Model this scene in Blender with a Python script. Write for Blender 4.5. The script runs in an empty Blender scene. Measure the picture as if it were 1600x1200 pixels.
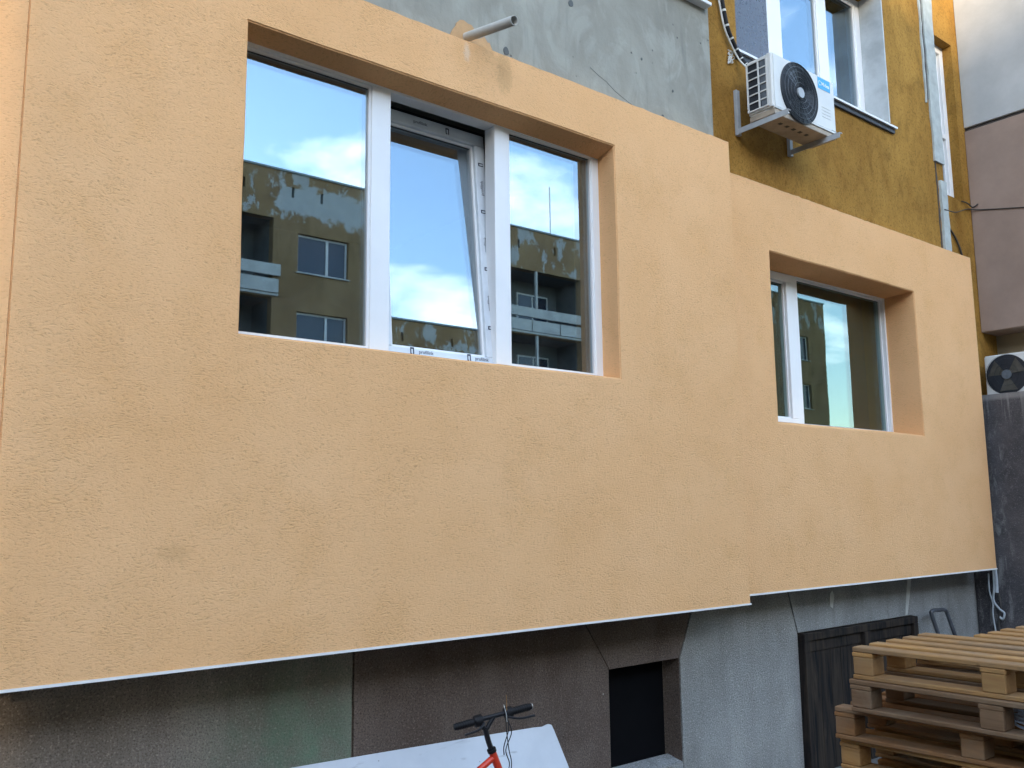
import bpy, bmesh, math, random
from mathutils import Vector, Matrix
random.seed(7)
SC = bpy.context.scene
COL = SC.collection
R = math.radians

# ------------------------------------------------------------------ camera
CAM_H = 2.0
yaw, pitch, roll = R(38.8075), R(8.0811), R(-0.6639)
fwd = Vector((math.sin(yaw)*math.cos(pitch), math.cos(yaw)*math.cos(pitch), math.sin(pitch)))
rgt = Vector((math.cos(yaw), -math.sin(yaw), 0)); upv = rgt.cross(fwd)
r2 = rgt*math.cos(roll) + upv*math.sin(roll); u2 = -rgt*math.sin(roll) + upv*math.cos(roll)
cd = bpy.data.cameras.new('camera'); cam = bpy.data.objects.new('camera', cd); COL.objects.link(cam)
m3 = Matrix((r2, u2, -fwd)).transposed()
cam.matrix_world = Matrix.Translation((0, 0, CAM_H)) @ m3.to_4x4()
cd.sensor_width = 36; cd.lens = 1411.258/1600*36; cd.clip_end = 3000; cd.clip_start = 0.05
SC.camera = cam

# ------------------------------------------------------------------ sky and sun (low, behind the block opposite)
SUN_AZ = (-0.50, -0.866); SUN_EL = R(13.1)
w = bpy.data.worlds.new('World'); SC.world = w; w.use_nodes = True
nt = w.node_tree; nt.nodes.clear(); N = nt.nodes.new; LK = nt.links.new
out = N('ShaderNodeOutputWorld'); bg = N('ShaderNodeBackground'); LK(bg.outputs[0], out.inputs[0])
sky = N('ShaderNodeTexSky'); sky.sky_type = 'NISHITA'; sky.sun_disc = False
sky.sun_elevation = SUN_EL; sky.sun_rotation = math.atan2(SUN_AZ[0], SUN_AZ[1])
sky.altitude = 200; sky.air_density = 1.0; sky.dust_density = 0.6; sky.ozone_density = 1.0
tc = N('ShaderNodeTexCoord'); sep = N('ShaderNodeSeparateXYZ'); LK(tc.outputs['Generated'], sep.inputs[0])
def wm(op, a, b=None, clamp=False):
    n = N('ShaderNodeMath'); n.operation = op; n.use_clamp = clamp
    for i, v in enumerate((a, b)):
        if v is None: continue
        if isinstance(v, (int, float)): n.inputs[i].default_value = v
        else: LK(v, n.inputs[i])
    return n.outputs[0]
zz = wm('ADD', wm('MAXIMUM', sep.outputs[2], 0.0), 0.22)
cx = N('ShaderNodeCombineXYZ'); LK(wm('DIVIDE', sep.outputs[0], zz), cx.inputs[0]); LK(wm('DIVIDE', sep.outputs[1], zz), cx.inputs[1])
cmap = N('ShaderNodeMapping'); LK(cx.outputs[0], cmap.inputs[0]); cmap.inputs['Location'].default_value = (14.4, 5.3, 0)
cn = N('ShaderNodeTexNoise'); LK(cmap.outputs[0], cn.inputs['Vector'])
cn.inputs['Scale'].default_value = 1.7; cn.inputs['Detail'].default_value = 6; cn.inputs['Roughness'].default_value = 0.56
cn.inputs['Distortion'].default_value = 0.3
cr = N('ShaderNodeValToRGB'); LK(cn.outputs[0], cr.inputs[0])
cr.color_ramp.elements[0].position = 0.54; cr.color_ramp.elements[1].position = 0.74
cr.color_ramp.elements[0].color = (0.0, 0.0, 0.0, 1)
cmix = N('ShaderNodeMixRGB'); LK(cr.outputs[0], cmix.inputs[0]); LK(sky.outputs[0], cmix.inputs[1])
cmix.inputs[2].default_value = (7.6, 7.6, 7.6, 1)
LK(cmix.outputs[0], bg.inputs[0]); bg.inputs[1].default_value = 0.14

sd = bpy.data.lights.new('sun', 'SUN'); so = bpy.data.objects.new('sun', sd); COL.objects.link(so)
sd.energy = 1.0; sd.angle = R(2.0); sd.color = (1.0, 0.82, 0.60)
sv = Vector((SUN_AZ[0]*math.cos(SUN_EL), SUN_AZ[1]*math.cos(SUN_EL), math.sin(SUN_EL)))
so.rotation_euler = sv.to_track_quat('Z', 'Y').to_euler(); so.location = sv*60

vs = SC.view_settings; vs.view_transform = 'Standard'; vs.look = 'None'; vs.exposure = 2.97; vs.gamma = 1; vs.use_curve_mapping = False
SC.render.engine = 'CYCLES'; SC.cycles.use_denoising = True; SC.cycles.adaptive_threshold = 0.02
SC.cycles.max_bounces = 6; SC.cycles.diffuse_bounces = 3; SC.cycles.glossy_bounces = 4; SC.cycles.transparent_max_bounces = 12
SC.cycles.caustics_reflective = False; SC.cycles.caustics_refractive = False

# ------------------------------------------------------------------ materials
class NB:
    """small node builder"""
    def __init__(s, name):
        s.m = bpy.data.materials.new(name); s.m.use_nodes = True; s.t = s.m.node_tree; s.t.nodes.clear()
        s.o = s.t.nodes.new('ShaderNodeOutputMaterial'); s.b = s.t.nodes.new('ShaderNodeBsdfPrincipled')
        s.t.links.new(s.b.outputs[0], s.o.inputs[0])
        s.tc = s.t.nodes.new('ShaderNodeTexCoord').outputs['Object']
    def n(s, k): return s.t.nodes.new(k)
    def l(s, a, b): s.t.links.new(a, b)
    def put(s, sock, v):
        if isinstance(v, bpy.types.NodeSocket): s.l(v, sock)
        else: sock.default_value = v
    def vec(s, scale=(1, 1, 1), loc=(0, 0, 0), rot=(0, 0, 0), src=None):
        m = s.n('ShaderNodeMapping'); s.l(src or s.tc, m.inputs[0])
        m.inputs['Scale'].default_value = scale; m.inputs['Location'].default_value = loc; m.inputs['Rotation'].default_value = rot
        return m.outputs[0]
    def noise(s, scale, detail=4, rough=.55, dist=0, v=None):
        n = s.n('ShaderNodeTexNoise'); s.l(v or s.tc, n.inputs['Vector'])
        n.inputs['Scale'].default_value = scale; n.inputs['Detail'].default_value = detail
        n.inputs['Roughness'].default_value = rough; n.inputs['Distortion'].default_value = dist
        return n.outputs[0]
    def voro(s, scale, v=None, feat='F1'):
        n = s.n('ShaderNodeTexVoronoi'); s.l(v or s.tc, n.inputs['Vector']); n.feature = feat
        n.inputs['Scale'].default_value = scale; return n.outputs[0]
    def ramp(s, f, *stops):
        n = s.n('ShaderNodeValToRGB'); s.l(f, n.inputs[0]); e = n.color_ramp.elements
        while len(e) < len(stops): e.new(0.5)
        for el, (p, c) in zip(e, stops):
            el.position = p; el.color = (c, c, c, 1) if isinstance(c, (int, float)) else (*c, 1)
        return n.outputs[0]
    def mix(s, f, a, b, mode='MIX'):
        n = s.n('ShaderNodeMixRGB'); n.blend_type = mode
        for i, v in enumerate((f, a, b)):
            if isinstance(v, tuple) and len(v) == 3: v = (*v, 1)
            s.put(n.inputs[i], v)
        return n.outputs[0]
    def math(s, op, a, b=0.0, clamp=False):
        n = s.n('ShaderNodeMath'); n.operation = op; n.use_clamp = clamp
        s.put(n.inputs[0], a); s.put(n.inputs[1], b); return n.outputs[0]
    def xyz(s):
        n = s.n('ShaderNodeSeparateXYZ'); s.l(s.tc, n.inputs[0]); return n.outputs
    def bump(s, h, strength, dist, prev=None):
        n = s.n('ShaderNodeBump'); s.l(h, n.inputs['Height']); n.inputs['Strength'].default_value = strength
        n.inputs['Distance'].default_value = dist
        if prev: s.l(prev, n.inputs['Normal'])
        return n.outputs[0]
    def fin(s, col, rough=.8, normal=None, spec=.3, metal=0):
        if isinstance(col, tuple): col = (*col, 1)
        s.put(s.b.inputs['Base Color'], col); s.put(s.b.inputs['Roughness'], rough)
        s.b.inputs['Specular IOR Level'].default_value = spec; s.b.inputs['Metallic'].default_value = metal
        if normal: s.l(normal, s.b.inputs['Normal'])
        return s.m

MAT = {}
def simple(name, col, rough=.5, var=.12, scale=6, bump=0, spec=.4, metal=0):
    k = NB(name); c2 = tuple(v*(1-var) for v in col)
    c = k.mix(k.ramp(k.noise(scale, 5, .6), (.35, 0.0), (.65, 1.0)), c2, col)
    nrm = k.bump(k.noise(scale*12, 4), bump, .004) if bump else None
    MAT[name] = k.fin(c, rough, nrm, spec, metal); return MAT[name]

def m_plaster():
    k = NB('orange_plaster')
    warp = k.n('ShaderNodeTexNoise'); k.l(k.tc, warp.inputs['Vector']); warp.inputs['Scale'].default_value = 7; warp.inputs['Detail'].default_value = 1.5
    va = k.n('ShaderNodeVectorMath'); va.operation = 'MULTIPLY_ADD'; k.l(warp.outputs[1], va.inputs[0]); va.inputs[1].default_value = (.07, .07, .07); k.l(k.tc, va.inputs[2])
    s1 = k.noise(165, 2.5, .65, .25, k.vec((.34, .34, 1), src=va.outputs[0]))      # dragged grain, mostly horizontal
    s2 = k.noise(75, 2, .6, .5, k.vec((.8, .8, .6), src=va.outputs[0]))
    dens = k.noise(3.2, 3, .6)
    grain = k.ramp(k.math('ADD', s1, k.math('MULTIPLY', k.math('SUBTRACT', dens, .5), -.22)), (.26, 0.0), (.46, .9), (.7, 1.0))
    h = k.math('ADD', k.math('ADD', grain, s1), k.math('MULTIPLY', s2, .9))
    big = k.noise(1.1, 5, .62, .3)
    c = k.mix(k.ramp(big, (.34, 0.0), (.66, 1.0)), PLA[0], PLA[1])
    c = k.mix(k.ramp(dens, (.52, 0.0), (.74, .25)), c, PLA[2])
    c = k.mix(k.math('MULTIPLY', k.math('SUBTRACT', 1.0, grain), .40), c, PLA[3])
    X, Y_, Z = k.xyz()
    def spot(cx, cz, rx, rz, amt, col, c):
        u = k.math('DIVIDE', k.math('SUBTRACT', X, cx-5), rx); v = k.math('DIVIDE', k.math('SUBTRACT', Z, cz), rz)
        d = k.math('ADD', k.math('ADD', k.math('MULTIPLY', u, u), k.math('MULTIPLY', v, v)), k.math('MULTIPLY', k.math('SUBTRACT', s2, .5), 1.6))
        d = k.math('ADD', d, k.math('MULTIPLY', k.math('SUBTRACT', dens, .5), 1.4))
        return k.mix(k.ramp(d, (.25, amt), (1.0, 0.0)), c, col)
    c = spot(1.37, 1.84, .10, .05, .22, (.40, .225, .09), c)
    c = spot(3.26, 4.68, .075, .15, .38, (.42, .25, .11), c)
    c = spot(2.98, 4.72, .03, .07, .45, (.72, .60, .46), c)
    n = k.bump(h, .50, .0035)
    MAT['plaster'] = k.fin(c, .92, n, .12)
PLA = ((.765, .435, .202), (.805, .475, .235), (.72, .39, .15), (.36, .195, .08))
m_plaster()

def m_concrete():
    k = NB('grey_concrete'); v = k.vec((1, 1, .8))
    c = k.mix(k.ramp(k.noise(1.6, 7, .62, .6, v), (.32, 0.0), (.66, 1.0)), (.222, .215, .182), (.32, .315, .268))
    c = k.mix(k.ramp(k.noise(3.0, 6, .6, 1.2, k.vec((1, 1, .6), (2, 0, 5))), (.52, 0.0), (.62, .5)), c, (.37, .372, .325))
    streak = k.noise(4, 5, .6, .3, k.vec((2.2, 1, .25)))
    c = k.mix(k.ramp(streak, (.56, 0.0), (.72, .45)), c, (.15, .155, .14))
    pits = k.voro(9, k.vec((1, 1, 1), (.3, 0, .7)))
    pm = k.math('MULTIPLY', k.ramp(pits, (.03, 1.0), (.10, 0.0)), k.ramp(k.noise(3.3, 2), (.52, 0.0), (.58, 1.0)))
    c = k.mix(k.math('MULTIPLY', pm, .8), c, (.07, .075, .075))
    h = k.math('SUBTRACT', k.noise(14, 7, .62), k.math('MULTIPLY', pm, 1.2))
    MAT['concrete'] = k.fin(c, .85, k.bump(h, .5, .012), .25)
m_concrete()

def m_ochre(name, dark, light, peel=False):
    k = NB(name)
    big = k.noise(1.5, 6, .65, .5, k.vec((1, 1, .55)))
    c = k.mix(k.ramp(big, (.34, 0.0), (.66, 1.0)), dark, light)
    c = k.mix(k.ramp(k.noise(4.2, 6, .66, .8, k.vec((1.1, 1, .7), (5, 0, 2))), (.50, 0.0), (.74, .6)), c, tuple(v*.58 for v in dark))
    sp = k.noise(48, 5, .72)
    c = k.mix(k.ramp(sp, (.50, 0.0), (.68, .62)), c, tuple(v*.42 for v in dark))
    c = k.mix(k.ramp(k.noise(60, 3, .6, 0, k.vec((1, 1, 1), (9, 2, 4))), (.66, 0.0), (.74, .5)), c, (.55, .42, .22))
    n = k.bump(k.noise(120, 5, .65), .8, .010)
    MAT[name] = k.fin(c, .93, n, .12)
m_ochre('ochre', (.26, .130, .025), (.42, .235, .054))

def m_opposite():
    k = NB('opposite_wall'); x, y, z = k.xyz()
    c = k.mix(k.ramp(k.noise(.5, 6, .65, .5), (.35, 0.0), (.65, 1.0)), (.185, .115, .056), (.27, .178, .092))
    c = k.mix(k.ramp(k.noise(1.6, 6, .6, .6, k.vec((1.5, 1, .3))), (.52, 0.0), (.70, .6)), c, (.13, .085, .035))
    top = k.math('MULTIPLY', k.ramp(k.math('SUBTRACT', z, 12.15), (0.0, 0.0), (.08, 1.0)), 1.0)
    # a big flaked field on the parapet and scattered flakes elsewhere
    dx = k.math('ABSOLUTE', k.math('SUBTRACT', x, 2.35)); inx = k.math('SUBTRACT', 1.85, dx)
    dz = k.math('SUBTRACT', .62, k.math('ABSOLUTE', k.math('SUBTRACT', z, 12.98)))
    box = k.math('MINIMUM', inx, dz)
    rag = k.math('ADD', box, k.math('MULTIPLY', k.math('SUBTRACT', k.noise(2.2, 6, .6), .5), 1.5))
    field = k.ramp(rag, (.0, 0.0), (.14, 1.0))
    flakes = k.ramp(k.noise(1.35, 6, .62, .4, k.vec((1.3, 1, .7), (11.3, 0, 3.3))), (.535, 0.0), (.575, .9))
    pm = k.math('MULTIPLY', k.math('MAXIMUM', field, flakes), top)
    grey = k.mix(k.noise(2.4, 5), (.27, .275, .265), (.42, .425, .41))
    c = k.mix(pm, c, grey)
    MAT['opp'] = k.fin(c, .95, k.bump(k.noise(30, 4), .3, .01), .1)
m_opposite()

def m_pebble(name, a, b, green=False, smooth=False, streak=.28):
    k = NB(name); x, y, z = k.xyz()
    v1 = k.noise(105, 4, .78); v2 = k.voro(110)
    big = k.noise(2.2, 6, .65, .4, k.vec((1, 1, .6)))
    c = k.mix(k.ramp(big, (.33, 0.0), (.68, 1.0)), a, b)
    c = k.mix(k.ramp(v1, (.38, .75), (.50, 0.0)), c, tuple(t*.35 for t in a))
    c = k.mix(k.ramp(k.noise(72, 3, .7, 0, k.vec((1, 1, 1), (3, 3, 3))), (.55, 0.0), (.68, .55)), c, tuple(min(1, t*1.8) for t in b))
    c = k.mix(k.ramp(k.noise(3.5, 5, .6, .4, k.vec((2.5, 1, .25))), (.54, 0.0), (.72, streak)), c, (.10, .082, .065))
    c = k.mix(k.math('MULTIPLY', k.ramp(k.voro(6.5), (.028, 1.0), (.045, 0.0)), k.ramp(k.noise(5), (.45, 0.0), (.5, .8))), c, (.55, .53, .48))
    if green:
        gx = k.math('ABSOLUTE', k.math('SUBTRACT', x, -2.78))
        gz = k.math('SUBTRACT', 1.28, z)
        gm = k.math('MULTIPLY', k.ramp(gx, (0.0, 1.0), (.72, 0.0)), k.ramp(gz, (.02, .35), (.35, 1.0)))
        gm = k.math('MULTIPLY', gm, k.ramp(k.noise(5, 5, .65), (.30, .10), (.62, .70)))
        c = k.mix(gm, c, (.135, .245, .155))
    h = k.math('ADD', v1, k.math('MULTIPLY', v2, .5))
    MAT[name] = k.fin(c, .93, k.bump(h, .25 if smooth else .7, .008), .12)
m_pebble('plinth_brown', (.112, .080, .063), (.19, .146, .118))  # stained brown, with the shade under the overhang also put into the colour
m_pebble('plinth_green', (.18, .145, .115), (.30, .255, .21), green=True)
m_pebble('plinth_grey', (.255, .25, .232), (.38, .375, .35), streak=.12)
m_pebble('plinth_smooth', (.22, .22, .21), (.36, .365, .355), smooth=True)

def m_darkwall():
    k = NB('dark_weathered_concrete'); x, y, z = k.xyz()
    c = k.mix(k.ramp(k.noise(2.0, 6, .65, .4), (.35, 0.0), (.65, 1.0)), (.055, .052, .055), (.105, .098, .10))
    c = k.mix(k.ramp(k.noise(80, 4, .7), (.55, 0.0), (.68, .6)), c, (.22, .21, .21))
    drip = k.noise(9, 5, .6, .2, k.vec((1, 1.6, .10)))
    topm = k.ramp(z, (0.0, 0.0), (1.0, 1.0))
    hi = k.math('SUBTRACT', 1.0, k.math('MULTIPLY', k.math('SUBTRACT', 3.17, z), 2.2), True)
    c = k.mix(k.math('MULTIPLY', k.ramp(drip, (.50, 0.0), (.70, .8)), hi), c, (.40, .39, .37))
    c = k.mix(k.ramp(k.math('SUBTRACT', z, 3.09), (0.0, 0.0), (.03, .6)), c, (.30, .29, .28))
    ed = k.math('MULTIPLY', k.ramp(k.math('SUBTRACT', y, 4.02), (0.0, 0.0), (.12, 1.0)), k.ramp(k.noise(11, 5, .7, .6, k.vec((1, 1, .35))), (.52, 0.0), (.68, .4)))
    c = k.mix(ed, c, (.36, .36, .34))
    MAT['darkwall'] = k.fin(c, .9, k.bump(k.noise(70, 5, .7), .9, .012), .2)
m_darkwall()

def m_wood(name, a, b, weather):
    k = NB(name)
    oi = k.n('ShaderNodeObjectInfo'); rnd = oi.outputs['Random']
    loc = k.n('ShaderNodeCombineXYZ'); k.l(k.math('MULTIPLY', rnd, 37.0), loc.inputs[0]); k.l(k.math('MULTIPLY', rnd, 11.0), loc.inputs[2])
    ad = k.n('ShaderNodeVectorMath'); k.l(k.tc, ad.inputs[0]); k.l(loc.outputs[0], ad.inputs[1])
    g = k.noise(28, 6, .65, 1.2, k.vec((.10, 1, 1), src=ad.outputs[0]))
    c = k.mix(k.ramp(g, (.30, 0.0), (.70, 1.0)), a, b)
    big = k.noise(2.3, 5, .6, .4, ad.outputs[0])
    c = k.mix(k.ramp(big, (.48, 0.0), (.70, weather)), c, (.20, .15, .10))
    c = k.mix(k.math('MULTIPLY', rnd, .42), c, (.16, .095, .05))
    kn = k.voro(5.5, ad.outputs[0])
    c = k.mix(k.ramp(kn, (.02, .8), (.07, 0.0)), c, (.10, .05, .02))
    MAT[name] = k.fin(c, .8, k.bump(g, .35, .003), .2)
m_wood('pallet_wood', (.265, .128, .040), (.40, .222, .078), .7)
m_wood('pallet_wood_old', (.115, .064, .033), (.205, .122, .068), .9)
m_wood('pallet_wood_rust', (.175, .072, .024), (.28, .130, .044), .8)

def m_darkwood():
    k = NB('black_stained_wood')
    g = k.noise(14, 6, .65, .8, k.vec((1.2, 1, .12)))
    c = k.mix(k.ramp(g, (.35, 0.0), (.66, 1.0)), (.010, .010, .012), (.050, .038, .028))
    MAT['darkwood'] = k.fin(c, .75, k.bump(g, .5, .004), .08)
m_darkwood()

def m_glass(name, tint, refl, wav, coat=(.70, .86, 1, 1)):
    k = NB(name); k.t.nodes.remove(k.b)
    tr = k.n('ShaderNodeBsdfTransparent'); tr.inputs[0].default_value = (*tint, 1)
    gl = k.n('ShaderNodeBsdfGlossy'); gl.inputs['Roughness'].default_value = 0.0; gl.inputs['Color'].default_value = coat
    lw = k.n('ShaderNodeLayerWeight'); lw.inputs[0].default_value = .5
    f = k.math('ADD', k.math('MULTIPLY', k.math('POWER', lw.outputs['Facing'], 5.0), .9), refl, True)
    if wav:
        b = k.bump(k.noise(1.6, 1, .4), wav, .02); k.l(b, gl.inputs['Normal'])
    mx = k.n('ShaderNodeMixShader'); k.l(f, mx.inputs[0]); k.l(tr.outputs[0], mx.inputs[1]); k.l(gl.outputs[0], mx.inputs[2])
    # thin film of dust
    df = k.n('ShaderNodeBsdfDiffuse'); df.inputs[0].default_value = (.5, .48, .45, 1)
    m2 = k.n('ShaderNodeMixShader'); k.l(k.math('MULTIPLY', k.ramp(k.noise(7, 6, .7, .5), (.45, .1), (.8, 1.0)), .035), m2.inputs[0])
    k.l(mx.outputs[0], m2.inputs[1]); k.l(df.outputs[0], m2.inputs[2])
    k.l(m2.outputs[0], k.o.inputs[0]); MAT[name] = k.m
m_glass('glass', (.60, .64, .64), .27, .006)
m_glass('glass_wavy', (.50, .62, .58), .15, .02, (.72, .90, .94, 1))

def m_screen():
    k = NB('insect_screen_mesh'); k.t.nodes.remove(k.b)
    tr = k.n('ShaderNodeBsdfTransparent'); df = k.n('ShaderNodeBsdfDiffuse')
    df.inputs[0].default_value = (.21, .245, .30, 1)
    mx = k.n('ShaderNodeMixShader'); k.l(k.math('ADD', k.math('MULTIPLY', k.noise(40, 3), .3), .45), mx.inputs[0])
    k.l(tr.outputs[0], mx.inputs[1]); k.l(df.outputs[0], mx.inputs[2]); k.l(mx.outputs[0], k.o.inputs[0]); MAT['screen'] = k.m
m_screen()

simple('pvc', (.80, .82, .83), .35, .05, 3, spec=.5)
simple('film', (.66, .72, .77), .28, .12, 9, spec=.5)
simple('seal', (.03, .03, .035), .6)
simple('ink', (.012, .018, .05), .5, .1)
simple('white_ink', (.8, .85, .9), .5, .02)
simple('trim', (.80, .79, .76), .5, .08, 12)
simple('sill_metal', (.72, .74, .75), .35, .1, 5)
simple('sill_under', (.05, .06, .075), .6)
simple('reveal_paint', (.52, .56, .57), .8, .25, 5, .3)
simple('pipe_grey', (.44, .43, .39), .45, .12, 8)
simple('dark', (.007, .007, .008), .95, spec=.03)
simple('room', (.10, .10, .095), .9, .2, 2)
simple('curtain', (.42, .42, .40), .9, .2, 3)
simple('ac_white', (.66, .67, .645), .42, .10, 4)
simple('ac_base', (.40, .34, .265), .6, .3, 7)
simple('ac_dark', (.022, .027, .035), .5, .2)
simple('ac_fin', (.12, .14, .16), .5, .3, 30)
simple('fan_blade', (.085, .08, .065), .6, .3, 9)
simple('sticker', (.03, .36, .68), .4, .03)
simple('bracket', (.38, .41, .43), .45, .2, 9)
simple('tape', (.62, .62, .58), .6, .15, 12)
simple('rubber', (.012, .012, .013), .6, .2, spec=.2)
simple('black_metal', (.013, .013, .015), .4, .2, spec=.25)
simple('bike_red', (.62, .045, .018), .30, .12, 9, spec=.6)
simple('chrome', (.50, .50, .50), .3, .1, metal=1)
def m_board():
    k = NB('scuffed_white_board')
    c = k.mix(k.ramp(k.noise(2.6, 5, .6), (.35, 0.0), (.7, 1.0)), (.60, .63, .67), (.70, .73, .77))
    c = k.mix(k.ramp(k.noise(9, 4, .6, .6, k.vec((.35, 1, 1.4), rot=(0, R(60), 0))), (.62, 0.0), (.70, .55)), c, (.36, .37, .38))
    c = k.mix(k.ramp(k.voro(13), (.03, .9), (.055, 0.0)), c, (.22, .22, .22))
    MAT['white_board'] = k.fin(c, .55, k.bump(k.noise(40, 4), .15, .003), .3)
m_board()
simple('pink_wall', (.325, .235, .185), .9, .20, 1.9, .3)
simple('white_wall', (.465, .475, .465), .9, .18, 1.6, .3)
simple('beige_wall', (.42, .34, .22), .9, .15, 2, .2)
simple('gap_dark', (.07, .06, .055), .9)
simple('filler', (.44, .48, .46), .9, .25, 9, .5)
simple('tie_dark', (.11, .12, .12), .9)
simple('wire', (.05, .045, .04), .6)
simple('pale_wire', (.46, .50, .52), .5, .2, 14)
simple('steel_tube', (.085, .09, .10), .4, .4, 12)
simple('coil_wire', (.50, .56, .66), .4, .1)
simple('opp_white', (.46, .46, .43), .9, .25, 2)
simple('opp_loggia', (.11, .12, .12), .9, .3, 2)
simple('opp_frame', (.55, .56, .55), .6)
simple('coping', (.20, .23, .22), .5)
simple('roofing', (.08, .08, .08), .9)
simple('paint_splash', (.56, .34, .165), .85, .2, 9, .4)
simple('limewash', (.58, .59, .56), .85, .2, 14, .4)

def m_ground():
    k = NB('ground_concrete')
    c = k.mix(k.noise(.6, 7, .65), (.075, .072, .068), (.13, .125, .118))
    c = k.mix(k.ramp(k.noise(70, 4, .7), (.5, 0.0), (.7, .5)), c, (.05, .05, .048))
    MAT['ground'] = k.fin(c, .92, k.bump(k.noise(45, 5), .5, .01), .2)
m_ground()
def m_oppglass():
    k = NB('opposite_glass'); MAT['oppglass'] = k.fin((.016, .024, .042), .12, None, .35)
m_oppglass()

# ------------------------------------------------------------------ mesh helpers
def tag(o, label=None, cat=None, group=None, kind=None):
    for a, b in (('label', label), ('category', cat), ('group', group), ('kind', kind)):
        if b: o[a] = b
    return o
def empty(name, loc, label=None, cat=None, group=None):
    o = bpy.data.objects.new(name, None); COL.objects.link(o); o.location = loc; o.empty_display_size = .1
    return tag(o, label, cat, group)
def origin(p):
    v = Vector((0, 0, 0))
    while p is not None: v += p.location; p = p.parent
    return v
def link(name, me, mat, parent=None):
    o = bpy.data.objects.new(name, me); COL.objects.link(o); o.parent = parent
    if mat: me.materials.append(MAT[mat])
    return o

class MB:
    def __init__(s): s.v = []; s.f = []; s.sm = []
    def add(s, vs, fs, smooth=False):
        b = len(s.v); s.v += [tuple(p) for p in vs]; s.f += [tuple(i+b for i in f) for f in fs]; s.sm += [smooth]*len(fs); return s
    def box(s, x0, x1, y0, y1, z0, z1):
        x0, x1 = min(x0, x1), max(x0, x1); y0, y1 = min(y0, y1), max(y0, y1); z0, z1 = min(z0, z1), max(z0, z1)
        return s.add([(x0,y0,z0),(x1,y0,z0),(x1,y1,z0),(x0,y1,z0),(x0,y0,z1),(x1,y0,z1),(x1,y1,z1),(x0,y1,z1)],
                     [(0,3,2,1),(4,5,6,7),(0,1,5,4),(1,2,6,5),(2,3,7,6),(3,0,4,7)])
    def ring(s, c, ax, r, n):
        ax = Vector(ax).normalized(); a = ax.orthogonal().normalized(); b = ax.cross(a)
        return [Vector(c)+(a*math.cos(2*math.pi*i/n)+b*math.sin(2*math.pi*i/n))*r for i in range(n)]
    def cyl(s, p0, p1, r0, r1=None, n=16, caps=True):
        r1 = r0 if r1 is None else r1; ax = Vector(p1)-Vector(p0)
        A = s.ring(p0, ax, r0, n); B = s.ring(p1, ax, r1, n)
        s.add(A+B, [(i, (i+1) % n, n+(i+1) % n, n+i) for i in range(n)], True)
        if caps: s.add(A, [tuple(range(n))[::-1]]); s.add(B, [tuple(range(n))])
        return s
    def tube(s, pts, r, n=8, closed=False):
        pts = [Vector(p) for p in pts]; L = len(pts); rings = []
        prev = None
        for i, p in enumerate(pts):
            if closed: t = pts[(i+1) % L]-pts[i-1]
            else: t = pts[min(i+1, L-1)]-pts[max(i-1, 0)]
            t.normalize()
            a = t.orthogonal().normalized() if prev is None else (prev - t*prev.dot(t)).normalized()
            prev = a; b = t.cross(a)
            rings.append([p+(a*math.cos(2*math.pi*k/n)+b*math.sin(2*math.pi*k/n))*r for k in range(n)])
        vs = [q for rr in rings for q in rr]; fs = []
        for i in range(L if closed else L-1):
            j = (i+1) % L
            fs += [(i*n+k, i*n+(k+1) % n, j*n+(k+1) % n, j*n+k) for k in range(n)]
        s.add(vs, fs, True)
        if not closed: s.add(rings[0], [tuple(range(n))[::-1]]); s.add(rings[-1], [tuple(range(n))])
        return s
    def prism(s, poly, y0, y1):
        """polygon [(x,z)] counter-clockwise seen from -y, extruded from y0 (front) to y1 (back)"""
        n = len(poly); A = [(x, y0, z) for x, z in poly]; B = [(x, y1, z) for x, z in poly]
        return s.add(A+B, [tuple(range(n)), tuple(range(2*n-1, n-1, -1))] + [(i, n+i, n+(i+1) % n, (i+1) % n) for i in range(n)])
    def build(s, name, mat, parent=None, bevel=0, seg=1, world=True):
        off = origin(parent) if world else Vector((0, 0, 0))
        me = bpy.data.meshes.new(name); me.from_pydata([tuple(Vector(p)-off) for p in s.v], [], s.f)
        me.polygons.foreach_set('use_smooth', s.sm); me.update()
        if bevel:
            bm = bmesh.new(); bm.from_mesh(me)
            bmesh.ops.bevel(bm, geom=bm.edges[:], offset=bevel, segments=seg, affect='EDGES', clamp_overlap=True)
            bm.to_mesh(me); bm.free()
        return link(name, me, mat, parent)

def smooth_path(pts, n=6):
    P = [Vector(p) for p in pts]; P = [2*P[0]-P[1]] + P + [2*P[-1]-P[-2]]; o = []
    for i in range(1, len(P)-2):
        for k in range(n):
            t = k/n
            o.append(.5*((2*P[i]) + (P[i+1]-P[i-1])*t + (2*P[i-1]-5*P[i]+4*P[i+1]-P[i+2])*t*t + (3*P[i]-P[i-1]-3*P[i+1]+P[i+2])*t**3))
    o.append(P[-2]); return o

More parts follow.
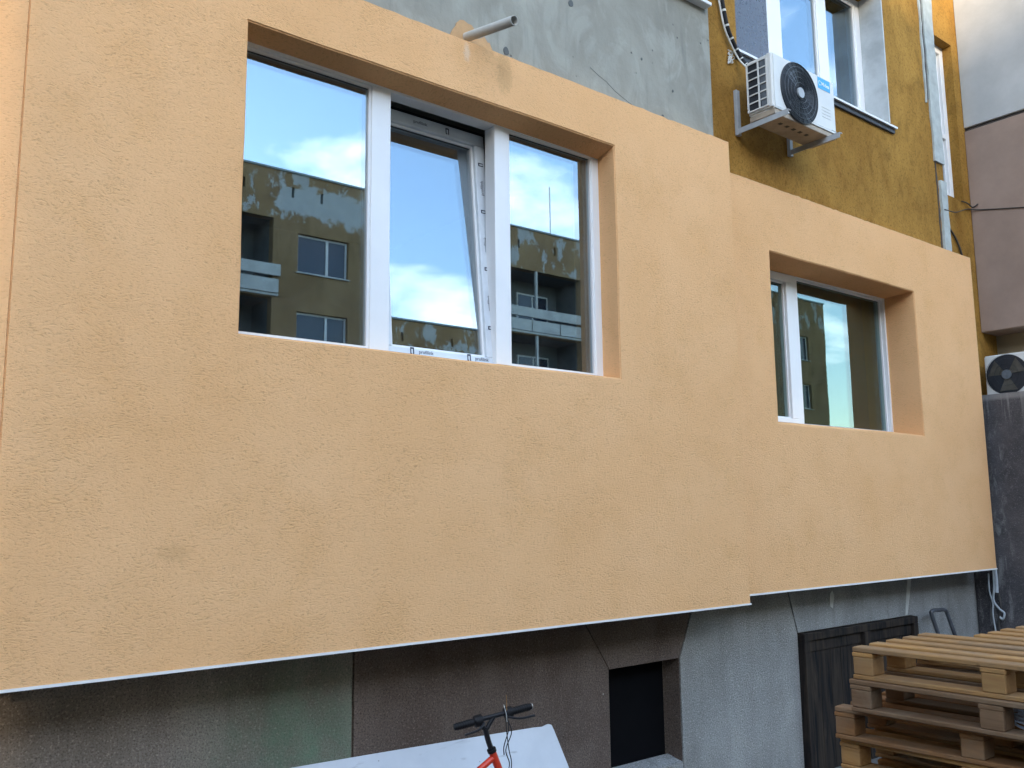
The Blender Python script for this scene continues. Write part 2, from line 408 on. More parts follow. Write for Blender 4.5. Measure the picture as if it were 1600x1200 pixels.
def holed_wall(name, mat, parent, x0, x1, z0, z1, y0, y1, holes):
    """slab in the xz plane with rectangular through-holes and real reveals"""
    xs = sorted({x0, x1, *[h[0] for h in holes], *[h[1] for h in holes]}); zs = sorted({z0, z1, *[h[2] for h in holes], *[h[3] for h in holes]})
    xs = [x for x in xs if x0 <= x <= x1]; zs = [z for z in zs if z0 <= z <= z1]
    def solid(i, j):
        if not (0 <= i < len(xs)-1 and 0 <= j < len(zs)-1): return False
        cx, cz = (xs[i]+xs[i+1])/2, (zs[j]+zs[j+1])/2
        return not any(h[0] < cx < h[1] and h[2] < cz < h[3] for h in holes)
    mb = MB()
    for i in range(len(xs)-1):
        for j in range(len(zs)-1):
            if not solid(i, j): continue
            a, b, c, d = xs[i], xs[i+1], zs[j], zs[j+1]
            mb.add([(a,y0,c),(b,y0,c),(b,y0,d),(a,y0,d)], [(0,1,2,3)]); mb.add([(a,y1,c),(b,y1,c),(b,y1,d),(a,y1,d)], [(3,2,1,0)])
            if not solid(i-1, j): mb.add([(a,y0,c),(a,y0,d),(a,y1,d),(a,y1,c)], [(0,1,2,3)])
            if not solid(i+1, j): mb.add([(b,y0,c),(b,y1,c),(b,y1,d),(b,y0,d)], [(0,1,2,3)])
            if not solid(i, j-1): mb.add([(a,y0,c),(a,y1,c),(b,y1,c),(b,y0,c)], [(0,1,2,3)])
            if not solid(i, j+1): mb.add([(a,y0,d),(b,y0,d),(b,y1,d),(a,y1,d)], [(0,1,2,3)])
    return mb.build(name, mat, parent)

def room(parent, x0, x1, z0, z1, y0, y1):
    """a dim room behind a window: five inner faces"""
    mb = MB(); t = .05
    mb.box(x0-t, x1+t, y1, y1+t, z0-t, z1+t); mb.box(x0-t, x0, y0, y1, z0-t, z1+t); mb.box(x1, x1+t, y0, y1, z0-t, z1+t)
    mb.box(x0, x1, y0, y1, z0-t, z0); mb.box(x0, x1, y0, y1, z1, z1+t)
    return mb.build('room', 'room', parent)

def plaster_panel(name, parent, x0, x1, z0, z1, yf, yb, hole, inner, yin, rag=.004):
    """insulation panel with a splayed window reveal and a slightly ragged top edge"""
    bm = bmesh.new(); off = origin(parent)
    V = lambda x, y, z: bm.verts.new(Vector((x, y, z))-off)
    top = []; n = 90
    for i in range(1, n):
        t = i/n; top.append((x0+(x1-x0)*t, z1 + rag*(random.random()-.5)*(1 + 2.2*(random.random() > .93))))
    hx0, hx1, hz0, hz1 = hole; ix0, ix1, iz0, iz1 = inner; NS = 18
    O = [V(x0, yf, z0), V(x1, yf, z0), V(x1, yf, z1), V(x0, yf, z1)]
    T = [V(x, yf, z) for x, z in reversed(top)]
    hc = [(hx0, hz0), (hx1, hz0), (hx1, hz1), (hx0, hz1)]; kc = [(ix0, iz0), (ix1, iz0), (ix1, iz1[1]), (ix0, iz1[0])]
    ring, kring = [], []                                   # hand-made edges are never quite straight
    for i in range(4):
        (ax_, az_), (bx_, bz_) = hc[i], hc[(i+1) % 4]; (cx_, cz_), (dx_, dz_) = kc[i], kc[(i+1) % 4]
        ph = random.uniform(0, 6); f1, f2 = random.uniform(1.5, 2.6), random.uniform(4, 7)
        for j in range(NS):
            t = j/NS; w_ = 0 if j == 0 else (.0022*math.sin(ph+f1*3*t)+.0014*math.sin(2*ph+f2*3*t)+random.uniform(-.0011, .0011))*min(1, 6*t, 6*(1-t))
            nx, nz = ((0, 1), (1, 0), (0, 1), (1, 0))[i]
            ring.append(V(ax_+(bx_-ax_)*t+nx*w_, yf, az_+(bz_-az_)*t+nz*w_)); kring.append(V(cx_+(dx_-cx_)*t, yin, cz_+(dz_-cz_)*t))
    M_ = len(ring); side = lambda i: [ring[(i*NS+j) % M_] for j in range(NS+1)]
    I = ring
    OB = [V(x0, yb, z0), V(x1, yb, z0), V(x1, yb, z1), V(x0, yb, z1)]; TB = [V(x, yb, z) for x, z in reversed(top)]
    fs = [(O[0], O[1], *reversed(side(0))), (O[1], O[2], *reversed(side(1))), (O[2], *T, O[3], *reversed(side(2))), (O[3], O[0], *reversed(side(3)))]
    for i in range(M_): fs.append((ring[i], ring[(i+1) % M_], kring[(i+1) % M_], kring[i]))
    fs += [(O[0], OB[0], OB[1], O[1]), (O[1], OB[1], OB[2], O[2]), (O[3], OB[3], OB[0], O[0])]
    F = [O[2], *T, O[3]]; B = [OB[2], *TB, OB[3]]
    for i in range(len(F)-1): fs.append((F[i], B[i], B[i+1], F[i+1]))
    for f in fs: bm.faces.new(f)
    bm.normal_update()
    Is = set(I)
    ed = [e for e in bm.edges if (e.verts[0] in Is and e.verts[1] in Is) or (e.verts[0] in O and e.verts[1] in O and abs(e.verts[0].co.z-e.verts[1].co.z) > .1)]
    bmesh.ops.bevel(bm, geom=ed, offset=.007, segments=3, affect='EDGES')
    bmesh.ops.recalc_face_normals(bm, faces=bm.faces[:])
    me = bpy.data.meshes.new(name); bm.to_mesh(me); bm.free()
    return link(name, me, 'plaster', parent)

def text_mesh(body, size, mat, name, parent, mw, extrude=.0006, bold=0):
    cu = bpy.data.curves.new(name, 'FONT'); cu.body = body; cu.size = size; cu.extrude = extrude; cu.align_x = 'CENTER'; cu.align_y = 'CENTER'; cu.offset = bold; cu.resolution_u = 2
    t = bpy.data.objects.new('tmp', cu); COL.objects.link(t); bpy.context.view_layer.update()
    me = bpy.data.meshes.new_from_object(t.evaluated_get(bpy.context.evaluated_depsgraph_get())); bpy.data.objects.remove(t)
    me.transform(Matrix.Translation(-origin(parent)) @ mw); me.materials.clear()
    return link(name, me, mat, parent)

# ------------------------------------------------------------------ ground
GZ = -.139
g = MB().add([(-400,-400,GZ),(400,-400,GZ),(400,400,GZ),(-400,400,GZ)], [(0,1,2,3)]).build('ground', 'ground'); tag(g, kind='structure', label='worn grey concrete yard surface')

# ------------------------------------------------------------------ our building
B = empty('apartment_building', (5, 4.5, 0), 'apartment block with fresh orange plaster on its ground floor and old ochre walls above', 'building')
# walls behind the insulation
cw = holed_wall('concrete_wall', 'concrete', B, .71, 5.41, 1.365, 12.4, 4.2, 4.62, [(1.55, 4.30, 2.80, 4.52), (2.95, 5.28, 5.98, 7.35), (2.95, 5.28, 8.78, 10.15)])
ow = holed_wall('ochre_wall', 'ochre', B, 5.411, 9.40, 1.40, 12.4, 4.3, 4.80, [(5.98, 8.46, 2.60, 4.14), (5.90, 8.352, 5.80, 7.22), (5.90, 8.352, 8.60, 10.02)])
sw = holed_wall('ochre_wall', 'ochre', B, 9.401, 10.96, 1.40, 12.4, 4.45, 4.80, [(9.44, 10.18, 5.42, 7.31), (9.44, 10.18, 8.22, 10.11)])
MB().box(.2, 10.3, 4.85, 14, 12.4, 12.7).build('roof', 'roofing', B)
# left slanted bay wall
c, s_ = math.cos(R(38)), math.sin(R(38)); BL = 2.0
P = [(.659, 4.1), (.659-BL*c, 4.1+BL*s_), (.659-BL*c+.06, 4.2+BL*s_), (.70, 4.199)]
mb = MB().add([(x, y, z) for z in (1.337, 4.8) for x, y in P], [(0,1,5,4),(1,2,6,5),(2,3,7,6),(3,0,4,7),(0,3,2,1),(4,5,6,7)]); mb.build('bay_panel', 'plaster', B)
P2 = [(.70, 4.201), (.70-BL*c, 4.21+BL*s_), (.70-BL*c, 6.5), (.70, 6.5)]
MB().add([(x, y, z) for z in (1.40, 12.4) for x, y in P2], [(0,1,5,4),(1,2,6,5),(2,3,7,6),(3,0,4,7),(0,3,2,1),(4,5,6,7)]).build('bay_wall', 'concrete', B)

# insulation panels
pa = plaster_panel('plaster_panel', B, .66, 5.467, 1.337, 4.798, 4.1, 4.199, (1.633, 4.21, 2.857, 4.452), (1.633, 4.211, 2.891, (4.433, 4.409)), 4.268)
pa['label'] = 'orange textured plaster panel round the triple window'
pb = plaster_panel('plaster_panel', B, 5.38, 9.645, 1.385, 4.618, 4.2, 4.299, (6.062, 8.369, 2.670, 4.065), (6.062, 8.375, 2.731, (4.038, 4.055)), 4.512)
pb['label'] = 'orange textured plaster panel round the smaller double window'
MB().box(.60, 5.469, 4.096, 4.112, 1.325, 1.3365).build('drip_trim', 'trim', B)
MB().box(5.47, 9.648, 4.196, 4.212, 1.372, 1.3845).build('drip_trim', 'trim', B)

# rooms
room(B, 1.2, 4.8, 2.0, 4.75, 4.63, 8.0); room(B, 5.75, 8.9, 1.9, 4.6, 4.81, 8.2)
room(B, 5.6, 8.7, 5.0, 7.7, 4.81, 8.2); room(B, 2.6, 5.35, 5.1, 7.8, 4.63, 8.0); room(B, 9.3, 10.3, 4.9, 7.6, 4.81, 6.5)

# ---- window 1: fixed, tilted, fixed
def window(label, base): 
    return tag(empty('window', (0, 0, 0)), label)
def new_window(label):
    o = bpy.data.objects.new('window', None); COL.objects.link(o); o.parent = B; o.empty_display_size = .1; o['label'] = label; return o
W1 = new_window('wide white plastic window with its middle sash tilted open')
F = 4.262; zb, zt = 2.83, 4.48
def bar(mat, p, x0, x1, z0, z1, y0, y1, name, bev=.003): return MB().box(x0, x1, y0, y1, z0, z1).build(name, mat, p, bev)
bar('pvc', W1, 1.56, 4.27, 4.410, zt, F, F+.10, 'frame_head'); bar('pvc', W1, 1.56, 4.27, zb, 2.888, F, F+.10, 'frame_sill')
bar('pvc', W1, 1.56, 1.645, 2.889, 4.409, F+.001, F+.10, 'frame_jamb'); bar('pvc', W1, 4.150, 4.27, 2.889, 4.409, F+.001, F+.10, 'frame_jamb')
bar('pvc', W1, 2.432, 2.556, 2.889, 4.409, F-.002, F+.10, 'mullion'); bar('pvc', W1, 3.308, 3.418, 2.889, 4.409, F-.002, F+.10, 'mullion')
def glazing(p, x0, x1, z0, z1, y, mat='glass', bead=.016):
    mb = MB()
    for a in ((x0, x1, z0, z0+bead), (x0, x1, z1-bead, z1), (x0, x0+bead, z0+bead, z1-bead), (x1-bead, x1, z0+bead, z1-bead)):
        mb.box(a[0], a[1], y-.016, y+.03, a[2], a[3])
    mb.build('glazing_bead', 'pvc', p)
    mb = MB(); t = .004
    for a in ((x0, x1, z0, z0+t), (x0, x1, z1-t, z1), (x0, x0+t, z0, z1), (x1-t, x1, z0, z1)):
        q = bead-.001
        mb.box(a[0]+(q if a[0] == x0 else 0)*1, a[1]-(q if a[1] == x1 else 0), y-.006, y-.0005, a[2]+(q if a[2] == z0 else -q if a[2] > z0+.1 else 0), a[3]+(q if a[2] == z0 and a[3] < z1-.1 else -q if a[3] == z1 else 0))
    mb.build('seal', 'seal', p)
    return MB().box(x0+.008, x1-.008, y, y+.024, z0+.008, z1-.008).build('pane', mat, p)
glazing(W1, 1.645, 2.432, 2.889, 4.409, F+.024); glazing(W1, 3.418, 4.150, 2.889, 4.409, F+.024)
# tilted sash hinged along its bottom rail
TILT = R(4.9); hx0, hx1, hz0, hz1 = 2.522, 3.345, 2.846, 4.405
H0 = Vector((0, F+.030, hz0))
TM = Matrix.Translation(H0) @ Matrix.Rotation(-TILT, 4, 'X') @ Matrix.Translation(-H0)
def tilted(o):
    o.data.transform(Matrix.Translation(origin(W1)) ); o.data.transform(TM); o.data.transform(Matrix.Translation(-origin(W1))); return o
yF = F+.030; rw = .078; rb = .086
parts = [bar('film', W1, hx0, hx1, hz0, hz0+rb, yF, yF+.07, 'sash_rail', .004), bar('film', W1, hx0, hx1, hz1-rw, hz1, yF, yF+.07, 'sash_rail', .004),
         bar('film', W1, hx0, hx0+rw, hz0+rb+.0005, hz1-rw-.0005, yF, yF+.07, 'sash_stile', .004), bar('film', W1, hx1-rw, hx1, hz0+rb+.0005, hz1-rw-.0005, yF, yF+.07, 'sash_stile', .004)]
before = set(bpy.data.objects); glazing(W1, hx0+rw, hx1-rw, hz0+rb, hz1-rw, yF+.040, 'glass'); parts += [o for o in bpy.data.objects if o not in before]
def film_mark(x, z, rot, size, y=yF-.0012):
    """dark ring mark printed on the protective film"""
    a, b, t = .5*size*.62, .5*size, size*.17
    mb = MB(); ca, sa = math.cos(rot), math.sin(rot)
    def q(x0, x1, z0, z1):
        mb.add([(x+u*ca-v*sa, y, z+u*sa+v*ca) for u, v in ((x0, z0), (x1, z0), (x1, z1), (x0, z1))], [(0, 1, 2, 3)])
    q(-a, -a+t, -b, b); q(a-t, a, -b, b); q(-a+t, a-t, b-t*1.3, b); q(-a+t, 0, -b, -b+t)
    return mb.build('film_logo', 'ink', W1)
marks = [film_mark(2.73, hz0+.070, 0, .042), film_mark(3.13, hz0+.070, 0, .042)]
for z in (3.12, 3.50, 3.88, 4.20): marks.append(film_mark(hx1-.038, z, R(90), .038))
marks += [film_mark(2.61, hz1-.040, 0, .042), film_mark(3.06, hz1-.040, 0, .042)]
for (x, z, rot) in ((2.825, hz0+.068, 0), (3.225, hz0+.068, 0), (hx1-.038, 3.28, 90), (hx1-.038, 3.66, 90), (hx1-.038, 4.04, 90), (2.86, hz1-.040, 0)):
    mw = Matrix.Translation((x, yF-.0013, z)) @ Matrix.Rotation(R(rot), 4, 'Y').inverted() @ Matrix.Rotation(R(90), 4, 'X')
    marks.append(text_mesh('profilink', .030, 'ink', 'film_lettering', W1, mw, .0002))
for o in parts+marks: tilted(o)
bar('reveal_paint', W1, 2.535, 2.57, 4.20, 4.245, F+.115, F+.14, 'hook', .006)

# ---- window 2
W2 = new_window('smaller white plastic window with narrow left sash and wide fixed pane')
F = 4.505
bar('pvc', W2, 5.99, 8.44, 4.040, 4.13, F, F+.10, 'frame_head'); bar('pvc', W2, 5.99, 8.44, 2.61, 2.724, F, F+.10, 'frame_sill')
bar('pvc', W2, 5.99, 6.09, 2.7245, 4.0395, F+.001, F+.10, 'frame_jamb'); bar('pvc', W2, 8.352, 8.44, 2.7245, 4.0395, F+.001, F+.10, 'frame_jamb')
bar('pvc', W2, 6.785, 6.880, 2.7245, 4.0395, F-.002, F+.10, 'mullion')
glazing(W2, 6.880, 8.352, 2.7245, 4.0395, F+.055, 'glass_wavy', .014)
sx0, sx1, sz0, sz1 = 6.092, 6.778, 2.727, 4.036; sr = .070
bar('pvc', W2, sx0, sx1, sz0, sz0+sr-.03, F-.012, F+.05, 'sash_rail'); bar('pvc', W2, sx0, sx1, sz1-sr, sz1, F-.012, F+.05, 'sash_rail')
bar('pvc', W2, sx0, sx0+sr, sz0+sr-.0295, sz1-sr-.0005, F-.012, F+.05, 'sash_stile'); bar('pvc', W2, sx1-sr-.01, sx1, sz0+sr-.0295, sz1-sr-.0005, F-.012, F+.05, 'sash_stile')
glazing(W2, sx0+sr, sx1-sr-.01, sz0+sr-.03, sz1-sr, F+.030, 'glass_wavy', .014)

# ---- upper ochre window
W3 = new_window('upper white window with insect screen beside the air conditioner')
F = 4.54
bar('pvc', W3, 5.88, 8.37, 7.15, 7.24, F, F+.10, 'frame_head'); bar('pvc', W3, 5.88, 8.37, 5.84, 5.93, F, F+.10, 'frame_sill')
bar('pvc', W3, 5.88, 5.98, 5.9305, 7.1495, F+.001, F+.10, 'frame_jamb'); bar('pvc', W3, 8.24, 8.37, 5.9305, 7.1495, F+.001, F+.10, 'frame_jamb')
bar('pvc', W3, 6.72, 6.92, 5.9305, 7.1495, F-.002, F+.10, 'mullion'); bar('pvc', W3, 7.53, 7.70, 5.9305, 7.1495, F-.002, F+.10, 'mullion')
glazing(W3, 6.92, 7.53, 5.9305, 7.1495, F+.028); glazing(W3, 7.70, 8.24, 5.9305, 7.1495, F+.028); glazing(W3, 5.98, 6.72, 5.9305, 7.1495, F+.028)
mb = MB()
for a in ((5.99, 6.71, 5.935, 5.965), (5.99, 6.71, 7.115, 7.145), (5.99, 6.015, 5.966, 7.114), (6.685, 6.71, 5.966, 7.114)): mb.box(a[0], a[1], F-.015, F-.003, a[2], a[3])
mb.build('screen_frame', 'pvc', W3)
MB().box(6.016, 6.684, F-.010, F-.008, 5.967, 7.113).build('insect_screen', 'screen', W3)
mb = MB(); mb.box(8.332, 8.351, 4.296, F-.001, 5.81, 7.22); mb.build('painted_reveal', 'reveal_paint', W3)
mb = MB(); mb.add([(5.86, 4.25, 5.762), (8.40, 4.25, 5.762), (8.40, 4.545, 5.835), (5.86, 4.545, 5.835), (5.86, 4.25, 5.742), (8.40, 4.25, 5.742), (8.40, 4.545, 5.80), (5.86, 4.545, 5.80)],
  [(0,1,2,3),(4,7,6,5),(0,4,5,1),(1,5,6,2),(2,6,7,3),(3,7,4,0)]).build('window_sill', 'sill_metal', W3)
mb = MB(); mb.box(5.87, 8.385, 4.275, 4.2995, 5.70, 5.745).build('sill_bed', 'sill_under', W3)

# ---- window above the concrete wall (only its sill end shows)
W4 = new_window('white window above the grey concrete panel')
F = 4.42
bar('pvc', W4, 2.93, 5.30, 7.27, 7.37, F, F+.10, 'frame_head'); bar('pvc', W4, 2.93, 5.30, 5.96, 6.06, F, F+.10, 'frame_sill')
bar('pvc', W4, 2.93, 3.03, 6.0605, 7.2695, F+.001, F+.10, 'frame_jamb'); bar('pvc', W4, 5.20, 5.30, 6.0605, 7.2695, F+.001, F+.10, 'frame_jamb'); bar('pvc', W4, 4.06, 4.17, 6.0605, 7.2695, F-.002, F+.10, 'mullion')
glazing(W4, 3.03, 4.06, 6.0605, 7.2695, F+.050); glazing(W4, 4.17, 5.20, 6.0605, 7.2695, F+.050)
MB().box(2.86, 5.375, 4.13, 4.43, 5.905, 5.935).build('window_sill', 'sill_metal', W4, .004)

# ---- narrow window in the set-back section
W5 = new_window('narrow white window in the set-back ochre section')
F = 4.555
bar('pvc', W5, 9.42, 10.20, 7.22, 7.33, F, F+.10, 'frame_head'); bar('pvc', W5, 9.42, 10.20, 5.40, 5.50, F, F+.10, 'frame_sill')
bar('pvc', W5, 9.42, 9.52, 5.5005, 7.2195, F+.001, F+.10, 'frame_jamb'); bar('pvc', W5, 10.10, 10.20, 5.5005, 7.2195, F+.001, F+.10, 'frame_jamb')
bar('pvc', W5, 9.52, 10.10, 6.18, 6.25, F+.001, F+.068, 'transom')
glazing(W5, 9.52, 10.10, 5.5005, 6.18, F+.050); glazing(W5, 9.52, 10.10, 6.25, 7.2195, F+.050)

# ---- joint between the two wall sections
def ragged(x0, x1, z0, z1, a, n):
    L = [(x0+random.uniform(-a, a), z1-(z1-z0)*i/n) for i in range(n+1)]; Rr = [(x1+random.uniform(-a, a), z0+(z1-z0)*i/n) for i in range(n+1)]
    return L+Rr
MB().prism(ragged(9.20, 9.40, 5.62, 12.3, .012, 60), 4.278, 4.2995).build('joint_filler', 'filler', B)
MB().prism(ragged(9.125, 9.150, 6.25, 12.3, .010, 60), 4.284, 4.2995).build('joint_filler', 'filler', B)
MB().prism(ragged(9.155, 9.196, 6.30, 12.3, .010, 50), 4.292, 4.2996).build('joint_crack', 'gap_dark', B)
MB().prism(ragged(9.27, 9.40, 4.55, 5.42, .008, 16), 4.272, 4.2995).build('joint_patch', 'filler', B)
MB().prism(ragged(9.225, 9.245, 4.5, 6.2, .005, 30), 4.294, 4.2996).build('joint_crack', 'gap_dark', B)

# ---- splash round the pipe, limewash marks
def blob(cx, cz, rx, rz, y0, y1, n=22, a=.16, name='paint_splash', mat='paint_splash'):
    poly = [(cx+rx*math.cos(2*math.pi*i/n)*(1+random.uniform(-a, a)), cz+rz*math.sin(2*math.pi*i/n)*(1+random.uniform(-a, a))) for i in range(n)]
    return MB().prism(poly, y0, y1).build(name, mat, B)
blob(3.04, 4.86, .105, .125, 4.192, 4.1996); blob(3.17, 4.82, .085, .10, 4.193, 4.1997)

for (x, z, r_) in ((3.93, 5.43, .020), (3.36, 4.90, .022), (4.83, 4.86, .016), (4.35, 4.83, .010), (4.62, 5.25, .008), (4.95, 5.1, .009)): blob(x, z, r_, r_*1.3, 4.1965, 4.1999, 12, .2, 'tie_hole', 'tie_dark')
crk = [(4.10, 5.02), (4.18, 4.985), (4.25, 4.965), (4.33, 4.92), (4.45, 4.88), (4.58, 4.845)]
MB().tube([(x, 4.1995, z) for x, z in crk], .0016, 5).build('crack', 'tie_dark', B)

# ---- plinth
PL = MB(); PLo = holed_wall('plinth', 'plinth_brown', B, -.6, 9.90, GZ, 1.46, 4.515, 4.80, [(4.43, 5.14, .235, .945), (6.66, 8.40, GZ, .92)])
gz = 1.455; d = .006
def pan(poly, mat, y=4.5): return MB().prism(poly, y, 4.5148).build('plinth_panel', mat, B, .0025)
pan([(-.6, GZ), (2.492-d, GZ), (2.492-d, gz), (-.6, gz)], 'plinth_green')
tL = 4.422-(gz-.951)*.66; tR = 5.141+(gz-.937)*.45
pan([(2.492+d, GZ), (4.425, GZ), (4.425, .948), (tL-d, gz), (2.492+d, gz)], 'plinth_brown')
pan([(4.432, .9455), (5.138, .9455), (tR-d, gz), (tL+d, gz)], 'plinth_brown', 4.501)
pan([(4.432, GZ), (5.138, GZ), (5.138, .228), (4.432, .228)], 'plinth_grey')
dL = 6.607-(gz-.985)*.32
pan([(5.146, GZ), (6.600, GZ), (6.600, .982), (dL-d, gz), (tR+d, gz), (5.146, .945)], 'plinth_grey')
pan([(6.612, .99), (8.462, .99), (8.462, GZ), (9.90, GZ), (9.90, gz), (dL+d, gz)], 'plinth_smooth')
# basement opening
mb = MB(); mb.box(4.44, 5.13, 4.66, 4.68, .236, .944); mb.build('basement_void', 'dark', B)  # near-black sheet stands in for the dark inside of the opening
mb = MB().add([(4.43, 4.502, .232), (5.14, 4.502, .232), (5.14, 4.645, .262), (4.43, 4.645, .262)], [(0,1,2,3)]).build('basement_sill', 'plinth_smooth', B)
# limewash streak and patch
MB().prism([(8.335, 1.00), (8.375, 1.00), (8.475, 1.27), (8.505, 1.42), (8.44, 1.42), (8.40, 1.25)], 4.496, 4.4998).build('limewash_streak', 'limewash', B)
MB().prism([(7.09, 1.17), (7.13, 1.15), (7.165, 1.25), (7.14, 1.30), (7.10, 1.27)], 4.496, 4.4997).build('limewash_streak', 'limewash', B)
# dark hatch doors
D = bpy.data.objects.new('hatch_door', None); COL.objects.link(D); D.parent = B; D['label'] = 'black stained wooden cellar hatch doors'
MB().box(6.607, 8.457, 4.44, 4.56, .925, .985).build('door_head', 'darkwood', D, .004)
MB().box(6.607, 6.69, 4.44, 4.56, GZ, .9245).build('door_jamb', 'darkwood', D, .004); MB().box(8.375, 8.457, 4.44, 4.56, GZ, .9245).build('door_jamb', 'darkwood', D, .004)
MB().box(7.50, 7.60, 4.43, 4.56, GZ, .9243).build('door_post', 'darkwood', D, .004)
for k, (a, b) in enumerate(((6.70, 7.49), (7.61, 8.365))):
    MB().box(a, b, 4.465, 4.4745, .83, .92).build('door_rail', 'darkwood', D, .003)
    n = 5
    for i in range(n):
        w_ = (b-a)/n; MB().box(a+i*w_+.002, a+(i+1)*w_-.002, 4.475, 4.50, GZ+.01, .918).build('plank', 'darkwood', D, .002)

# ------------------------------------------------------------------ neighbouring building on the right
NBd = empty('neighbouring_building', (11, 0, 0), 'neighbouring block with white upper wall above taupe render on the right', 'building')
MB().box(10.33, 10.75, 3.55, 4.449, 6.335, 12.4).build('white_wall', 'white_wall', NBd, .006)
MB().box(10.36, 10.75, 3.55, 4.4485, 6.295, 6.3345).build('movement_joint', 'gap_dark', NBd)
MB().box(10.33, 10.75, 3.55, 4.449, 3.93, 6.294).build('taupe_wall', 'pink_wall', NBd, .006)
MB().box(10.70, 10.95, 3.55, 4.449, GZ, 3.929).build('beige_wall', 'beige_wall', NBd)
MB().box(9.985, 10.699, 3.55, 4.44, 2.92, 3.04).build('ledge', 'concrete', NBd)
MB().box(10.76, 18, 3.55, 4.449, 3.93, 12.2).build('core', 'white_wall', NBd); MB().box(10.96, 18, 3.58, 4.4, GZ, 3.9).build('core', 'beige_wall', NBd)
MB().box(10.2, 18, 3.5, 14, 12.41, 12.6).build('roof', 'roofing', NBd)
RW = MB(); n = 40
rw_ = MB().box(9.78, 9.98, 3.55, 4.495, GZ, 3.165).build('retaining_wall', 'darkwall', None, .012, 2)
tag(rw_, 'dark weathered concrete wall with pale drips beside the second orange panel', 'wall')

# ------------------------------------------------------------------ block opposite (seen mirrored in the panes)
OB = empty('opposite_building', (12, -20, 0), 'ochre apartment block with flaking parapet mirrored in the window panes', 'building')
wins = []; logs = []
for k in range(5):
    zt = 11.8-2.8*k; zb_ = zt-1.4
    if zb_ < .3: zb_ = zt-.9
    for x in (-12.6, -8.4, 1.2, 5.2, 13.42, 17.6, 30.0, 34.0, 43.4): wins.append((x, x+1.98, zb_, zt))
    for x in (-5.5, 8.0, 22.5, 37.0): logs.append((x, x+4.5, max(.2, zt-2.35), zt+.38))
slits = [(x, x+.10, 13.05, 13.42) for x in (-12, -10, -2, 1, 4, 6.5, 9.0, 11.35, 13.15, 14.25, 16.5, 18.6, 21, 23.4, 25.4, 27, 29, 33, 36, 39, 42)]
ow2 = holed_wall('wall', 'opp', OB, -13.74, 47.0, GZ, 13.93, -20.35, -20.0, wins+logs+slits)
MB().box(-13.39, 46.65, -21.9, -21.7, GZ, 13.5).build('rear_wall', 'opp_loggia', OB); MB().box(46.65, 47, -32, -20.351, GZ, 13.93).build('wall', 'opp', OB); MB().box(-13.74, -13.39, -32, -20.351, GZ, 13.93).build('wall', 'opp', OB)
MB().box(-13.79, 47.05, -32.05, -19.94, 13.931, 14.0).build('roof', 'coping', OB)
first = None
for (x0, x1, z0, z1) in wins:
    if x0 < 0 and first: pass
    fr = MB(); t = .07
    fr.box(x0, x1, -20.20, -20.14, z0, z0+t); fr.box(x0, x1, -20.20, -20.14, z1-t, z1); fr.box(x0, x0+t, -20.20, -20.14, z0+t, z1-t); fr.box(x1-t, x1, -20.20, -20.14, z0+t, z1-t); xm = x0+(x1-x0)*.60; fr.box(xm-.05, xm+.05, -20.20, -20.13, z0+t, z1-t)
    wd = fr.build('window', 'opp_frame', OB)
    MB().box(x0+.02, x1-.02, -20.19, -20.17, z0+.02, z1-.02).build('pane', 'oppglass', wd)
    MB().box(x0-.05, x1+.05, -20.13, -19.93, z0-.04, z0-.001).build('sill', 'opp_white', wd)
for (x0, x1, z0, z1) in logs:
    bz = z0+.05
    bl = MB().box(x0-.08, x1+.25, -19.98, -19.88, bz+.62, bz+1.02).build('balcony', 'opp_white', OB)
    for q in range(3):
        a = x0-.08+q*1.6; MB().box(a+.03, min(a+1.57, x1+.24), -19.97, -19.89, bz+.02, bz+.50).build('balustrade_panel', 'opp_white', bl)
    MB().box(x0-.05, x1+.2, -20.6, -19.93, bz-.08, bz+.0).build('slab', 'opp_white', bl)
    MB().box(x0+1.85, x0+1.95, -20.1, -20.0, bz+1.021, z1).build('post', 'opp_white', bl)
    wd = MB().box(x0+2.1, x0+3.9, -21.699, -21.62, bz+.9, z1-.55).build('window', 'opp_frame', OB)
    MB().box(x0+2.18, x0+2.95, -21.62, -21.60, bz+.98, z1-.63).build('pane', 'oppglass', wd); MB().box(x0+3.05, x0+3.82, -21.62, -21.60, bz+.98, z1-.63).build('pane', 'oppglass', wd)
    MB().box(x0-.3, x0-.001, -21.7, -20.351, z0, z1).build('side_wall', 'opp_loggia', OB); MB().box(x1+.001, x1+.3, -21.7, -20.351, z0, z1).build('side_wall', 'opp_loggia', OB)
    MB().box(x0, x1, -21.7, -20.351, z1, z1+.12).build('soffit', 'opp_loggia', OB)
for x in (26.1, 4.0): 
    MB().cyl((x, -21, 14.0), (x, -21, 16.6), .03, n=8).build('antenna', 'opp_frame', OB)

